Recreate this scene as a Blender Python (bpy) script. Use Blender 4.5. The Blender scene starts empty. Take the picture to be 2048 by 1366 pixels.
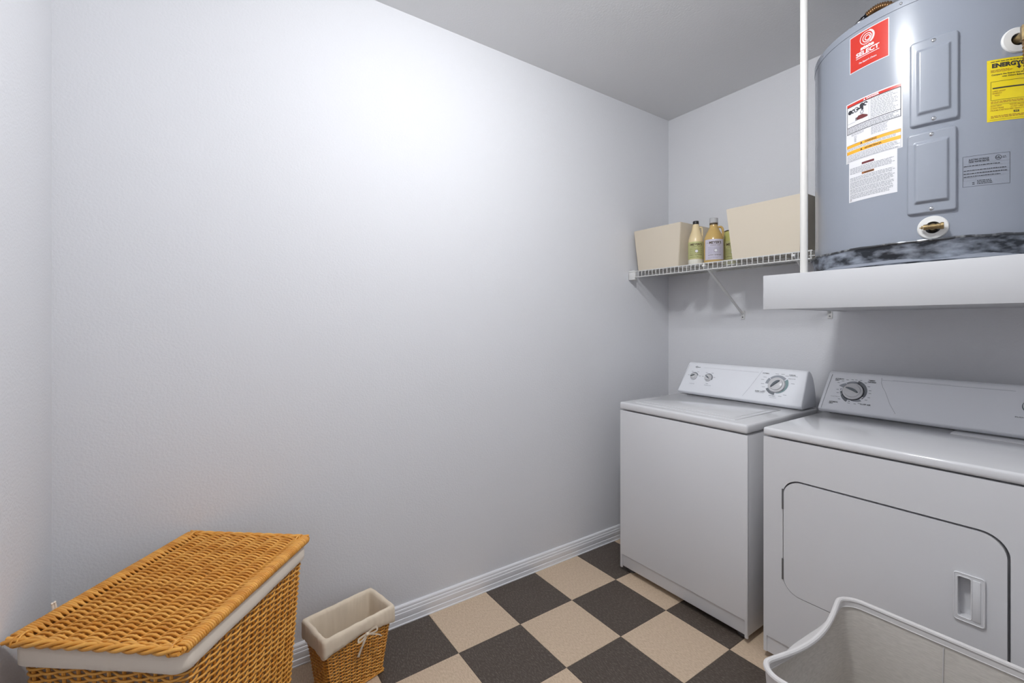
import bpy, bmesh, math, random
from mathutils import Vector, Matrix, noise
random.seed(7)
S = bpy.context.scene
COL = S.collection
PI = math.pi
sin, cos = math.sin, math.cos

# ------------------------------------------------------------------ camera
YAW = -0.964604724
cam_d = bpy.data.cameras.new('camera')
cam_d.sensor_width = 36.0
cam_d.lens = 901.68 / 2048 * 36
cam_d.shift_y = -(683 - 647.58) / 2048
cam_d.clip_start = 0.02
cam = bpy.data.objects.new('camera', cam_d)
COL.objects.link(cam)
cam.location = (1.9162, -0.8567, 1.3233)
cam.rotation_euler = (PI / 2, 0, -YAW)
S.camera = cam

# ------------------------------------------------------------------ world, exposure
w = bpy.data.worlds.new('world')
S.world = w
w.use_nodes = True
w.node_tree.nodes['Background'].inputs[0].default_value = (0.82, 0.91, 1.0, 1)
w.node_tree.nodes['Background'].inputs[1].default_value = 0.0
S.view_settings.view_transform = 'Standard'
S.view_settings.look = 'None'
S.view_settings.gamma = 1
S.view_settings.exposure = 0.12
S.view_settings.use_curve_mapping = False
LAMP_STRENGTH = 158.0
LAMP_POS = (1.20, -0.06)

# room, in metres: left wall X=0, back wall Y=YB, front wall Y=YF
YB, YF, XR, ZC = 1.769, -1.225, 2.45, 2.705


# ------------------------------------------------------------------ materials
def srgb(r, g, b):
    def f(c):
        c /= 255.0
        return c / 12.92 if c <= 0.04045 else ((c + 0.055) / 1.055) ** 2.4
    return (f(r), f(g), f(b), 1)


MATS = {}


def mat(name, col, rough=0.5, metal=0.0, coat=0.0, bump=None, var=None, trans=0.0, spec=0.5, emit=None, sheen=0.0,
        ior=1.45, island=None, stretch=(1, 1, 1)):
    """bump=(scale,strength,distance,detail)  var=(colour2, scale, lo, hi)  island=(colour2)"""
    m = bpy.data.materials.new(name)
    m.use_nodes = True
    nt = m.node_tree
    b = nt.nodes['Principled BSDF']
    b.inputs['Base Color'].default_value = col
    b.inputs['Roughness'].default_value = rough
    b.inputs['Metallic'].default_value = metal
    b.inputs['Coat Weight'].default_value = coat
    b.inputs['Coat Roughness'].default_value = 0.08
    b.inputs['Specular IOR Level'].default_value = spec
    b.inputs['Transmission Weight'].default_value = trans
    b.inputs['IOR'].default_value = ior
    b.inputs['Sheen Weight'].default_value = sheen
    tc = nt.nodes.new('ShaderNodeTexCoord')
    mp = nt.nodes.new('ShaderNodeMapping')
    mp.inputs['Scale'].default_value = stretch
    nt.links.new(tc.outputs['Object'], mp.inputs[0])
    csock = None
    if var:
        n = nt.nodes.new('ShaderNodeTexNoise')
        n.inputs['Scale'].default_value = var[1]
        n.inputs['Detail'].default_value = 5
        nt.links.new(mp.outputs[0], n.inputs['Vector'])
        r = nt.nodes.new('ShaderNodeValToRGB')
        r.color_ramp.elements[0].position = var[2]
        r.color_ramp.elements[1].position = var[3]
        r.color_ramp.elements[0].color = col
        r.color_ramp.elements[1].color = var[0]
        nt.links.new(n.outputs['Fac'], r.inputs[0])
        csock = r.outputs[0]
    if island:
        g = nt.nodes.new('ShaderNodeNewGeometry')
        r2 = nt.nodes.new('ShaderNodeMix')
        r2.data_type = 'RGBA'
        if csock:
            nt.links.new(csock, r2.inputs[6])
        else:
            r2.inputs[6].default_value = col
        r2.inputs[7].default_value = island
        nt.links.new(g.outputs['Random Per Island'], r2.inputs[0])
        csock = r2.outputs[2]
    if csock:
        nt.links.new(csock, b.inputs['Base Color'])
    if bump:
        n = nt.nodes.new('ShaderNodeTexNoise')
        n.inputs['Scale'].default_value = bump[0]
        n.inputs['Detail'].default_value = bump[3]
        nt.links.new(mp.outputs[0], n.inputs['Vector'])
        bp = nt.nodes.new('ShaderNodeBump')
        bp.inputs['Strength'].default_value = bump[1]
        bp.inputs['Distance'].default_value = bump[2]
        nt.links.new(n.outputs['Fac'], bp.inputs['Height'])
        nt.links.new(bp.outputs[0], b.inputs['Normal'])
    if emit:
        b.inputs['Emission Color'].default_value = emit[0]
        b.inputs['Emission Strength'].default_value = emit[1]
    MATS[name] = m
    return m


WALL = mat('wall_paint', (0.74, 0.745, 0.775, 1), 0.7, bump=(135, 0.5, 0.0018, 3), spec=0.2)
CEIL = mat('ceiling_paint', (0.80, 0.805, 0.815, 1), 0.8, bump=(110, 0.4, 0.002, 3), spec=0.2)
TRIM = mat('trim_paint', (0.84, 0.84, 0.87, 1), 0.28, bump=(60, 0.1, 0.001, 2))
SUB = mat('subfloor', (0.06, 0.055, 0.05, 1), 0.9)
APPL = mat('white_enamel', (0.70, 0.70, 0.72, 1), 0.13, coat=0.3)
APPL_TX = mat('white_textured_enamel', (0.69, 0.69, 0.71, 1), 0.34, bump=(420, 0.12, 0.0006, 2))
CONSOLE = mat('console_plastic', (0.85, 0.865, 0.91, 1), 0.33)
GREY1 = mat('grey_print', srgb(120, 124, 130), 0.5)
GREY2 = mat('light_grey_print', srgb(158, 162, 170), 0.5)
TEAL = mat('teal_print', srgb(135, 160, 162), 0.5)
INK = mat('dark_ink', srgb(48, 48, 54), 0.6)
INKSOFT = mat('faint_ink', srgb(150, 152, 158), 0.6)
KNOBW = mat('white_knob', (0.66, 0.66, 0.68, 1), 0.25)
KNOBG = mat('grey_knob', srgb(105, 112, 118), 0.3)
CHROME = mat('satin_chrome', (0.55, 0.56, 0.58, 1), 0.2, metal=1.0)
STEEL = mat('hinge_steel', (0.22, 0.22, 0.23, 1), 0.4, metal=0.8)
RUBBER = mat('grey_rubber', (0.10, 0.10, 0.105, 1), 0.7)
TANK = mat('tank_paint', (0.275, 0.30, 0.352, 1), 0.26, coat=0.1, bump=(9, 0.06, 0.004, 2))
TANKC = mat('cover_paint', (0.285, 0.31, 0.362, 1), 0.30, coat=0.2)
PAN = mat('pan_metal', (0.035, 0.04, 0.05, 1), 0.35, metal=0.3, var=((0.46, 0.51, 0.60, 1), 16, 0.42, 0.72),
          bump=(30, 0.2, 0.002, 3), stretch=(1, 1, 2.4))
PANRIM = mat('pan_rim_metal', (0.09, 0.095, 0.105, 1), 0.35, metal=0.7, var=((0.45, 0.47, 0.5, 1), 40, 0.5, 0.7))
RED = mat('red_print', srgb(196, 52, 40), 0.25, coat=0.3)
WHITEP = mat('white_sticker', (0.74, 0.74, 0.77, 1), 0.35)
YEL = mat('yellow_sticker', srgb(232, 208, 30), 0.4)
ORANGE = mat('orange_print', srgb(238, 172, 48), 0.4)
BROWNP = mat('brown_print', srgb(150, 92, 48), 0.5)
MAROON = mat('maroon_print', srgb(105, 45, 48), 0.5)
BRASS = mat('aged_brass', (0.42, 0.31, 0.15, 1), 0.35, metal=0.9, var=((0.22, 0.16, 0.09, 1), 60, 0.4, 0.65))
COPPER = mat('brown_flex', (0.33, 0.20, 0.10, 1), 0.35, metal=0.8)
FLEX = mat('flex_steel', (0.35, 0.35, 0.37, 1), 0.3, metal=1.0, var=((0.03, 0.03, 0.035, 1), 45, 0.45, 0.55))
WHITEPL = mat('white_plastic', (0.72, 0.72, 0.71, 1), 0.4)
PAINT = mat('shelf_paint', (0.575, 0.58, 0.60, 1), 0.45, bump=(14, 0.12, 0.003, 4))
POSTM = mat('post_paint', (0.70, 0.69, 0.67, 1), 0.45, bump=(90, 0.5, 0.002, 4), stretch=(1, 1, 0.35))
WIRE = mat('white_wire', (0.66, 0.66, 0.65, 1), 0.35)
BINM = mat('cream_canvas', (0.68, 0.605, 0.495, 1), 0.8, bump=(500, 0.2, 0.0008, 2), spec=0.2)
BININ = mat('tan_lining', (0.46, 0.37, 0.25, 1), 0.85, spec=0.2)
BOT1 = mat('cream_bottle', (0.74, 0.60, 0.36, 1), 0.25)
BOT1B = mat('white_bottle_base', (0.72, 0.70, 0.62, 1), 0.3)
BOT2 = mat('amber_bottle', (0.62, 0.42, 0.15, 1), 0.2, trans=0.15)
BOT3 = mat('lime_canister', (0.54, 0.53, 0.18, 1), 0.4)
LABG = mat('green_label', (0.50, 0.50, 0.23, 1), 0.5)
LABV = mat('lavender_label', (0.56, 0.53, 0.62, 1), 0.5)
CAPB = mat('black_cap', (0.02, 0.02, 0.022, 1), 0.4)
CAPC = mat('clear_cap', (0.85, 0.85, 0.86, 1), 0.15, trans=0.55)
INKB = mat('brown_ink', (0.07, 0.045, 0.02, 1), 0.6)
INKG = mat('green_ink', (0.20, 0.21, 0.07, 1), 0.6)
INKV = mat('violet_ink', (0.30, 0.28, 0.36, 1), 0.6)
WICK = mat('honey_wicker', (0.74, 0.32, 0.045, 1), 0.36, coat=0.12, var=((0.56, 0.215, 0.025, 1), 35, 0.35, 0.7),
           island=(0.85, 0.43, 0.09, 1))
WICKD = WICK
CLOTH = mat('cream_cotton', (0.78, 0.67, 0.53, 1), 0.9, bump=(700, 0.25, 0.0006, 2), spec=0.15, sheen=0.15)
CLOTHW = mat('ivory_cotton', (0.85, 0.76, 0.66, 1), 0.9, bump=(700, 0.25, 0.0006, 2), spec=0.15, sheen=0.15)
CANW = mat('white_canvas', (0.66, 0.64, 0.635, 1), 0.85, bump=(600, 0.25, 0.0006, 2), spec=0.15)
CANI = mat('oatmeal_canvas', (0.68, 0.64, 0.59, 1), 0.9, var=((0.58, 0.545, 0.50, 1), 60, 0.35, 0.7),
           bump=(500, 0.3, 0.0008, 2), spec=0.15, stretch=(1, 1, 6))
BOX_EMIT = mat('lamp_diffuser', (0.9, 0.9, 0.9, 1), 0.5, emit=((0.975, 0.99, 1.0, 1), LAMP_STRENGTH))


def tile_mat(name, c1, c2, c3):
    m = bpy.data.materials.new(name)
    m.use_nodes = True
    nt = m.node_tree
    b = nt.nodes['Principled BSDF']
    b.inputs['Roughness'].default_value = 0.42
    b.inputs['Specular IOR Level'].default_value = 0.4
    tc = nt.nodes.new('ShaderNodeTexCoord')
    oi = nt.nodes.new('ShaderNodeObjectInfo')
    ad = nt.nodes.new('ShaderNodeVectorMath')
    ad.operation = 'ADD'
    mul = nt.nodes.new('ShaderNodeVectorMath')
    mul.operation = 'SCALE'
    mul.inputs['Scale'].default_value = 13.0
    nt.links.new(oi.outputs['Location'], mul.inputs[0])
    nt.links.new(tc.outputs['Object'], ad.inputs[0])
    nt.links.new(mul.outputs[0], ad.inputs[1])
    mp = nt.nodes.new('ShaderNodeMapping')
    mp.inputs['Rotation'].default_value = (0, 0, 0.25)
    mp.inputs['Scale'].default_value = (1.0, 3.2, 1)
    nt.links.new(ad.outputs[0], mp.inputs[0])
    n1 = nt.nodes.new('ShaderNodeTexNoise')
    n1.inputs['Scale'].default_value = 75
    n1.inputs['Detail'].default_value = 4
    nt.links.new(mp.outputs[0], n1.inputs['Vector'])
    r1 = nt.nodes.new('ShaderNodeValToRGB')
    e = r1.color_ramp.elements
    e[0].position, e[0].color = 0.36, c2
    e[1].position, e[1].color = 0.70, c3
    k = e.new(0.52)
    k.color = c1
    nt.links.new(n1.outputs['Fac'], r1.inputs[0])
    n2 = nt.nodes.new('ShaderNodeTexNoise')
    n2.inputs['Scale'].default_value = 6
    nt.links.new(ad.outputs[0], n2.inputs['Vector'])
    r2 = nt.nodes.new('ShaderNodeMapRange')
    r2.inputs[1].default_value, r2.inputs[2].default_value = 0.3, 0.7
    r2.inputs[3].default_value, r2.inputs[4].default_value = 0.36, 0.5
    nt.links.new(n2.outputs['Fac'], r2.inputs[0])
    nt.links.new(r2.outputs[0], b.inputs['Roughness'])
    nt.links.new(r1.outputs[0], b.inputs['Base Color'])
    return m


T_LIGHT = tile_mat('beige_vinyl', (0.62, 0.48, 0.345, 1), (0.545, 0.41, 0.29, 1), (0.69, 0.55, 0.41, 1))
T_DARK = tile_mat('charcoal_vinyl', (0.085, 0.066, 0.053, 1), (0.065, 0.049, 0.039, 1), (0.16, 0.132, 0.112, 1))

# ------------------------------------------------------------------ object helpers
ORG = {}


def link(o, parent=None):
    COL.objects.link(o)
    if parent is not None:
        o.parent = parent
    return o


def tag(o, label=None, cat=None, group=None, kind=None):
    if label:
        o['label'] = label
    if cat:
        o['category'] = cat
    if group:
        o['group'] = group
    if kind:
        o['kind'] = kind
    return o


def thing(name, loc, label, cat, rz=0, group=None):
    o = bpy.data.objects.new(name, None)
    o.empty_display_size = 0.1
    link(o)
    o.location = loc
    o.rotation_euler = (0, 0, rz)
    ORG[o] = Vector(loc)
    return tag(o, label, cat, group)


def mesh_from(name, bm, m, ang=35):
    me = bpy.data.meshes.new(name)
    bm.normal_update()
    bm.to_mesh(me)
    bm.free()
    for x in (m if isinstance(m, (list, tuple)) else [m]):
        me.materials.append(x)
    if ang:
        me.polygons.foreach_set('use_smooth', [True] * len(me.polygons))
        me.set_sharp_from_angle(angle=math.radians(ang))
    return me


def obj(name, bm, m, parent=None, local=False, ang=35, recalc=True):
    """bm in world coordinates unless local; becomes a child of parent, or a top-level mesh with its origin at its base"""
    if recalc:
        bmesh.ops.recalc_face_normals(bm, faces=bm.faces)
    if parent is not None:
        if not local:
            bmesh.ops.translate(bm, verts=bm.verts, vec=-ORG[parent])
        o = bpy.data.objects.new(name, mesh_from(name, bm, m, ang))
        link(o, parent)
        ORG[o] = ORG[parent]
    else:
        xs = [v.co for v in bm.verts]
        c = Vector(((min(v.x for v in xs) + max(v.x for v in xs)) / 2, (min(v.y for v in xs) + max(v.y for v in xs)) / 2,
                    min(v.z for v in xs)))
        bmesh.ops.translate(bm, verts=bm.verts, vec=-c)
        o = bpy.data.objects.new(name, mesh_from(name, bm, m, ang))
        link(o)
        o.location = c
        ORG[o] = c
    return o


def box(bm, x0, x1, y0, y1, z0, z1, bev=0.0, seg=2):
    t = bmesh.new()
    vs = [t.verts.new((x, y, z)) for x in (x0, x1) for y in (y0, y1) for z in (z0, z1)]
    for f in ((0, 1, 3, 2), (4, 6, 7, 5), (0, 4, 5, 1), (2, 3, 7, 6), (0, 2, 6, 4), (1, 5, 7, 3)):
        t.faces.new([vs[i] for i in f])
    if bev:
        bmesh.ops.bevel(t, geom=list(t.edges), offset=bev, segments=seg, affect='EDGES', profile=0.5)
    merge(bm, t)
    return bm


def merge(bm, t):
    me = bpy.data.meshes.new('tmp')
    t.to_mesh(me)
    t.free()
    bm.from_mesh(me)
    bpy.data.meshes.remove(me)


def nbox(*a, **k):
    return box(bmesh.new(), *a, **k)


def tube(bm, pts, r, n=6, closed=False, cap=True, rad=None):
    pts = [Vector(p) for p in pts]
    N = len(pts)
    rings = []
    up = None
    for i, p in enumerate(pts):
        if closed:
            d = pts[(i + 1) % N] - pts[i - 1]
        else:
            d = pts[min(i + 1, N - 1)] - pts[max(i - 1, 0)]
        d.normalize()
        if up is None:
            up = Vector((0, 0, 1)) if abs(d.z) < 0.9 else Vector((1, 0, 0))
        s = d.cross(up)
        s.normalize()
        up = s.cross(d)
        rr = rad[i] if rad else r
        rings.append([bm.verts.new(p + s * (rr * cos(2 * PI * k / n)) + up * (rr * sin(2 * PI * k / n))) for k in range(n)])
    for i in range(N if closed else N - 1):
        a, b = rings[i], rings[(i + 1) % N]
        for k in range(n):
            bm.faces.new((a[k], a[(k + 1) % n], b[(k + 1) % n], b[k]))
    if cap and not closed:
        bm.faces.new(rings[0])
        bm.faces.new(list(reversed(rings[-1])))
    return bm


def lathe(bm, prof, c, n=32, axis='Z', cap=True, M=None):
    """prof list of (r, h) about axis through c"""
    rings = []
    for r, h in prof:
        ring = []
        for k in range(n):
            a = 2 * PI * k / n
            v = Vector((r * cos(a), r * sin(a), h))
            if M is not None:
                v = M @ v
            ring.append(bm.verts.new(Vector(c) + v))
        rings.append(ring)
    for a, b in zip(rings, rings[1:]):
        for k in range(n):
            bm.faces.new((a[k], a[(k + 1) % n], b[(k + 1) % n], b[k]))
    if cap:
        if prof[0][0] > 1e-6:
            bm.faces.new(list(reversed(rings[0])))
        if prof[-1][0] > 1e-6:
            bm.faces.new(rings[-1])
    return bm


def prism(bm, prof, x0, x1, bev=0.0, seg=2, axis='X'):
    """extrude a closed profile of (y,z) along X, or of (x,z) along Y, or (x,y) along Z"""
    t = bmesh.new()

    def P(p, e):
        return (e, p[0], p[1]) if axis == 'X' else ((p[0], e, p[1]) if axis == 'Y' else (p[0], p[1], e))
    a = [t.verts.new(P(p, x0)) for p in prof]
    b = [t.verts.new(P(p, x1)) for p in prof]
    t.faces.new(a)
    t.faces.new(list(reversed(b)))
    N = len(prof)
    for i in range(N):
        t.faces.new((a[i], b[i], b[(i + 1) % N], a[(i + 1) % N]))
    bmesh.ops.recalc_face_normals(t, faces=t.faces)
    if bev:
        es = [e for e in t.edges if e.calc_face_angle(0) > 0.6]
        bmesh.ops.bevel(t, geom=es, offset=bev, segments=seg, affect='EDGES', profile=0.5, clamp_overlap=True)
    merge(bm, t)
    return bm


def rrect_pts(x0, x1, y0, y1, r, n=8):
    out = []
    for cx, cy, a0 in ((x1 - r, y1 - r, 0), (x0 + r, y1 - r, 90), (x0 + r, y0 + r, 180), (x1 - r, y0 + r, 270)):
        for k in range(n + 1):
            a = math.radians(a0 + 90 * k / n)
            out.append((cx + r * cos(a), cy + r * sin(a)))
    return out


def plate(bm, outer, holes, e0, e1, axis='Y'):
    """flat plate with holes, extruded from e0 to e1 along axis"""
    t = bmesh.new()

    def P(p, e):
        return (e, p[0], p[1]) if axis == 'X' else ((p[0], e, p[1]) if axis == 'Y' else (p[0], p[1], e))
    loops = [outer] + holes
    edges = []
    for L in loops:
        vs = [t.verts.new(P(p, e0)) for p in L]
        edges += [t.edges.new((vs[i], vs[(i + 1) % len(vs)])) for i in range(len(vs))]
    bmesh.ops.triangle_fill(t, use_beauty=True, edges=edges)
    ret = bmesh.ops.extrude_face_region(t, geom=list(t.faces))
    d = {'X': (e1 - e0, 0, 0), 'Y': (0, e1 - e0, 0), 'Z': (0, 0, e1 - e0)}[axis]
    bmesh.ops.translate(t, verts=[v for v in ret['geom'] if isinstance(v, bmesh.types.BMVert)], vec=d)
    bmesh.ops.recalc_face_normals(t, faces=t.faces)
    merge(bm, t)
    return bm


# ------------------------------------------------------------------ flat print (labels, lettering)
_tc = {}


def text_mesh(s, bold=0.0, shear=0.0):
    key = (s, bold, shear)
    if key in _tc:
        return _tc[key]
    cu = bpy.data.curves.new('t', 'FONT')
    cu.body = s
    cu.size = 1.0
    cu.offset = bold
    cu.shear = shear
    cu.resolution_u = 3
    o = bpy.data.objects.new('t', cu)
    COL.objects.link(o)
    dg = bpy.context.evaluated_depsgraph_get()
    me = bpy.data.meshes.new_from_object(o.evaluated_get(dg))
    vs = [(v.co.x, v.co.y) for v in me.vertices]
    fs = [tuple(p.vertices) for p in me.polygons]
    bpy.data.objects.remove(o)
    bpy.data.curves.remove(cu)
    bpy.data.meshes.remove(me)
    x0 = min(v[0] for v in vs)
    x1 = max(v[0] for v in vs)
    y0 = min(v[1] for v in vs)
    y1 = max(v[1] for v in vs)
    out = ([((v[0] - x0), (v[1] - y0)) for v in vs], fs, x1 - x0, y1 - y0)
    _tc[key] = out
    return out


class Print:
    def __init__(self, step=0.006):
        self.v, self.f, self.m, self.mats, self.step = [], [], [], [], step

    def _m(self, m):
        if m not in self.mats:
            self.mats.append(m)
        return self.mats.index(m)

    def add(self, vs, fs, m, layer):
        b = len(self.v)
        self.v += [(x, y, layer) for x, y in vs]
        k = self._m(m)
        for f in fs:
            self.f.append([b + i for i in f])
            self.m.append(k)

    def rect(self, x0, y0, x1, y1, m, layer=1):
        n = max(1, int(abs(x1 - x0) / self.step))
        vs, fs = [], []
        for i in range(n + 1):
            x = x0 + (x1 - x0) * i / n
            vs += [(x, y0), (x, y1)]
        fs = [(2 * i, 2 * i + 2, 2 * i + 3, 2 * i + 1) for i in range(n)]
        self.add(vs, fs, m, layer)

    def frame(self, x0, y0, x1, y1, wd, m, layer=2):
        self.rect(x0, y0, x1, y0 + wd, m, layer)
        self.rect(x0, y1 - wd, x1, y1, m, layer)
        self.rect(x0, y0 + wd, x0 + wd, y1 - wd, m, layer)
        self.rect(x1 - wd, y0 + wd, x1, y1 - wd, m, layer)

    def text(self, s, x, y, h, m, width=None, align='C', bold=0.02, layer=2, shear=0.0):
        vs, fs, W, H = text_mesh(s, bold, shear)
        sy = h / H
        sx = (width / W) if width else sy
        ox = x - (W * sx / 2 if align == 'C' else (W * sx if align == 'R' else 0))
        self.add([(ox + a * sx, y + b * sy) for a, b in vs], fs, m, layer)

    def ring(self, cx, cy, r0, r1, m, a0=0, a1=360, layer=2, n=None, r1b=None):
        n = n or max(3, int(abs(a1 - a0) / 9))
        vs, fs = [], []
        for i in range(n + 1):
            t = i / n
            a = math.radians(a0 + (a1 - a0) * t)
            ro = r1 if r1b is None else r1 + (r1b - r1) * t
            vs += [(cx + r0 * cos(a), cy + r0 * sin(a)), (cx + ro * cos(a), cy + ro * sin(a))]
        fs = [(2 * i, 2 * i + 1, 2 * i + 3, 2 * i + 2) for i in range(n)]
        self.add(vs, fs, m, layer)

    def disc(self, cx, cy, r, m, layer=2, n=20, sy=1.0):
        self.add([(cx + r * cos(2 * PI * i / n), cy + r * sy * sin(2 * PI * i / n)) for i in range(n)], [tuple(range(n))], m,
                 layer)

    def poly(self, pts, m, layer=2):
        self.add(pts, [tuple(range(len(pts)))], m, layer)

    def lines(self, x0, y0, x1, y1, rows, m, fill=0.5, layer=2, ragged=0.25, rnd=None):
        """rows of print too small to read: broken strokes"""
        rnd = rnd or random
        p = (y1 - y0) / rows
        for i in range(rows):
            yb = y0 + p * (i + 0.5 - fill / 2)
            xe = x1 - (x1 - x0) * rnd.random() * ragged
            x = x0
            while x < xe:
                L = (0.003 + 0.008 * rnd.random()) * (self.step / 0.006)
                self.rect(x, yb, min(x + L, xe), yb + p * fill, m, layer)
                x += L + 0.0016 * (self.step / 0.006)

    def build(self, name, fn, parent, local=False, off=0.0005):
        bm = bmesh.new()
        vs = [bm.verts.new(fn(x, y, (l) * off)) for x, y, l in self.v]
        for f, k in zip(self.f, self.m):
            try:
                fc = bm.faces.new([vs[i] for i in f])
                fc.material_index = k
            except ValueError:
                pass
        return obj(name, bm, self.mats, parent, local=local, ang=None, recalc=False)


# ================================================================== THE SETTING
def structure(name, bm, m):
    return tag(obj(name, bm, m, ang=None), kind='structure')


T = 0.1
structure('wall_left', nbox(-T, 0, YF - T, YB + T, -0.02, ZC + 0.1), WALL)
structure('wall_back', nbox(0, XR + T, YB, YB + T, -0.02, ZC + 0.1), WALL)
# the front wall, behind the camera, with its closed door
DA, DB, DH = 1.50, 2.30, 2.04
bm = bmesh.new()
prism(bm, [(0, -0.02), (DA, -0.02), (DA, DH), (DB, DH), (DB, -0.02), (XR + T, -0.02), (XR + T, ZC + 0.1), (0, ZC + 0.1)], YF - T, YF, axis='Y')
structure('wall_front', bm, WALL)
bm = bmesh.new()
prism(bm, [(DA - 0.06, 0), (DA, 0), (DA, DH), (DB, DH), (DB, 0), (DB + 0.06, 0), (DB + 0.06, DH + 0.06), (DA - 0.06, DH + 0.06)], YF, YF + 0.014, bev=0.003, axis='Y')
structure('trim_1', bm, TRIM)
structure('door_1', nbox(DA, DB, YF - 0.06, YF - 0.02, -0.02, DH), TRIM)
structure('wall_right', nbox(XR, XR + T, YF, YB, -0.02, ZC + 0.1), WALL)
structure('ceiling', nbox(0, XR, YF, YB, ZC, ZC + 0.1), CEIL)

floor = structure('floor', nbox(0, XR, YF, YB, -0.03, -0.0035), SUB)
TS, G = 0.3048, 0.0005
cache = {}
ix0, ix1 = 0, math.ceil(XR / TS)
iy0, iy1 = math.floor(YF / TS), math.ceil(YB / TS)
for i in range(ix0, ix1):
    for j in range(iy0, iy1):
        a0, a1 = max(i * TS, 0) + G, min((i + 1) * TS, XR) - G
        b0, b1 = max(j * TS, YF) + G, min((j + 1) * TS, YB) - G
        if a1 - a0 < 0.004 or b1 - b0 < 0.004:
            continue
        light = (i + j) % 2 == 0
        key = (round(a1 - a0, 4), round(b1 - b0, 4), light)
        if key not in cache:
            cache[key] = mesh_from('tile', nbox(0, a1 - a0, 0, b1 - b0, -0.0035, 0, bev=0.0006, seg=1),
                                   T_LIGHT if light else T_DARK, None)
        o = bpy.data.objects.new('tile', cache[key])
        link(o, floor)
        o.location = Vector((a0, b0, 0)) - ORG[floor]

# baseboards: moulded profile (depth from wall, height)
BBP = [(0, 0.0), (0.0165, 0.0), (0.0165, 0.004), (0.0135, 0.006), (0.0140, 0.024), (0.0115, 0.0265), (0.0125, 0.0295), (0.0130, 0.050),
       (0.0105, 0.0535), (0.0118, 0.0565), (0.0110, 0.064), (0.0080, 0.0675), (0.0095, 0.071), (0.0085, 0.0775), (0.0045, 0.0825), (0, 0.083)]


def baseboard(name, side):
    bm = bmesh.new()
    if side == 'left':
        prism(bm, BBP, YF, YB, axis='Y')
    elif side == 'back':
        prism(bm, [(YB - d, z) for d, z in BBP], 0.0165, XR - 0.0165, axis='X')
    elif side == 'front':
        prism(bm, [(YF + d, z) for d, z in BBP], 0.0165, DA - 0.06, axis='X')
        prism(bm, [(YF + d, z) for d, z in BBP], DB + 0.06, XR - 0.0165, axis='X')
    else:
        prism(bm, [(XR - d, z) for d, z in BBP], YF, YB, axis='Y')
    o = obj(name, bm, TRIM, ang=28)
    return tag(o, kind='structure')


for s_ in ('left', 'back', 'front', 'right'):
    baseboard('baseboard_' + s_, s_)

# ------------------------------------------------------------------ ceiling lamp (above the frame)
lx, ly = LAMP_POS
lamp = thing('ceiling_light_offscreen', (lx, ly, ZC - 0.12), 'round flush ceiling light with a white frosted diffuser', 'light')
bm = bmesh.new()
lathe(bm, [(0.107, 0.02), (0.125, 0.02), (0.125, 0.004), (0.119, 0.0), (0.108, 0.0), (0.107, 0.02)], (lx, ly, ZC - 0.02), 40, cap=False)
obj('rim', bm, TRIM, lamp)
bm = bmesh.new()
lathe(bm, [(0.104, 0.004), (0.106, -0.020), (0.102, -0.045), (0.089, -0.070), (0.066, -0.088), (0.036, -0.097), (0.0, -0.100)], (lx, ly, ZC - 0.02), 40, cap=False)
obj('diffuser_offscreen', bm, BOX_EMIT, lamp)


# ================================================================== WASHER
def slant(p0, p1, n):
    """map (x, t) on a console face: x along X, t up the slant from p0=(y,z)"""
    L = math.hypot(p1[0] - p0[0], p1[1] - p0[1])
    dy, dz = (p1[0] - p0[0]) / L, (p1[1] - p0[1]) / L

    def fn(x, t, off):
        return Vector((x, p0[0] + dy * t - dz * (off + n), p0[1] + dz * t + dy * (off + n)))
    return fn, L, Matrix(((1, 0, 0), (0, dy, -dz), (0, dz, dy)))


CP = [(1.514, 0.9105), (1.501, 0.926), (1.584, 1.079), (1.590, 1.087), (1.600, 1.0915), (1.614, 1.089), (1.630, 1.077), (1.645, 1.053),
      (1.656, 1.020), (1.663, 0.980), (1.667, 0.9105)]


def knob_dial(parent, fn, M, x, t, r, h, ridge, ridge_mat, ang, rim=None):
    """a round knob on the console face: skirt, raised cap and a grip ridge"""
    c = fn(x, t, 0)
    bm = bmesh.new()
    lathe(bm, [(r, 0.0), (r, h * 0.35), (r * 0.96, h * 0.45), (r * 0.80, h * 0.5), (r * 0.78, h * 0.8), (r * 0.70, h * 0.9), (0.0, h * 0.92)], c, 36, M=M, cap=False)
    k = obj('knob', bm, KNOBW, parent)
    bm = bmesh.new()
    R2 = Matrix.Rotation(ang, 3, 'Z')
    L, wd = r * 1.45, r * 0.30
    n = 12
    top, bot = [], []
    for i in range(n):
        a = 2 * PI * i / n
        p = Vector((L / 2 * cos(a), wd / 2 * sin(a) * (1 + 0.25 * cos(a)) + 0.10 * r * (1 - cos(a) ** 2), 0))
        top.append(bm.verts.new(c + M @ (R2 @ (p * 0.92 + Vector((0, 0, h * 1.25))))))
        bot.append(bm.verts.new(c + M @ (R2 @ (p + Vector((0, 0, h * 0.5))))))
    bm.faces.new(top)
    for i in range(n):
        bm.faces.new((bot[i], bot[(i + 1) % n], top[(i + 1) % n], top[i]))
    obj('grip', bm, ridge_mat, k)
    if rim:
        bm = bmesh.new()
        pts = [c + M @ Vector((r * 1.03 * cos(2 * PI * i / 36), r * 1.03 * sin(2 * PI * i / 36), 0.001)) for i in range(36)]
        tube(bm, pts, 0.0022, 6, closed=True)
        obj('knob_ring', bm, rim, k)
    return k


def front_panel(x0, x1, y0, y1, zb, z1, kz, ins):
    """front sheet with a recessed toe strip between two side legs"""
    out = [(x0, zb), (x0 + ins, zb), (x0 + ins, kz), (x1 - ins, kz), (x1 - ins, zb), (x1, zb), (x1, z1), (x0, z1)]
    bm = bmesh.new()
    prism(bm, out, y0, y1, bev=0.0035, seg=2, axis='Y')
    return bm


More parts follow.
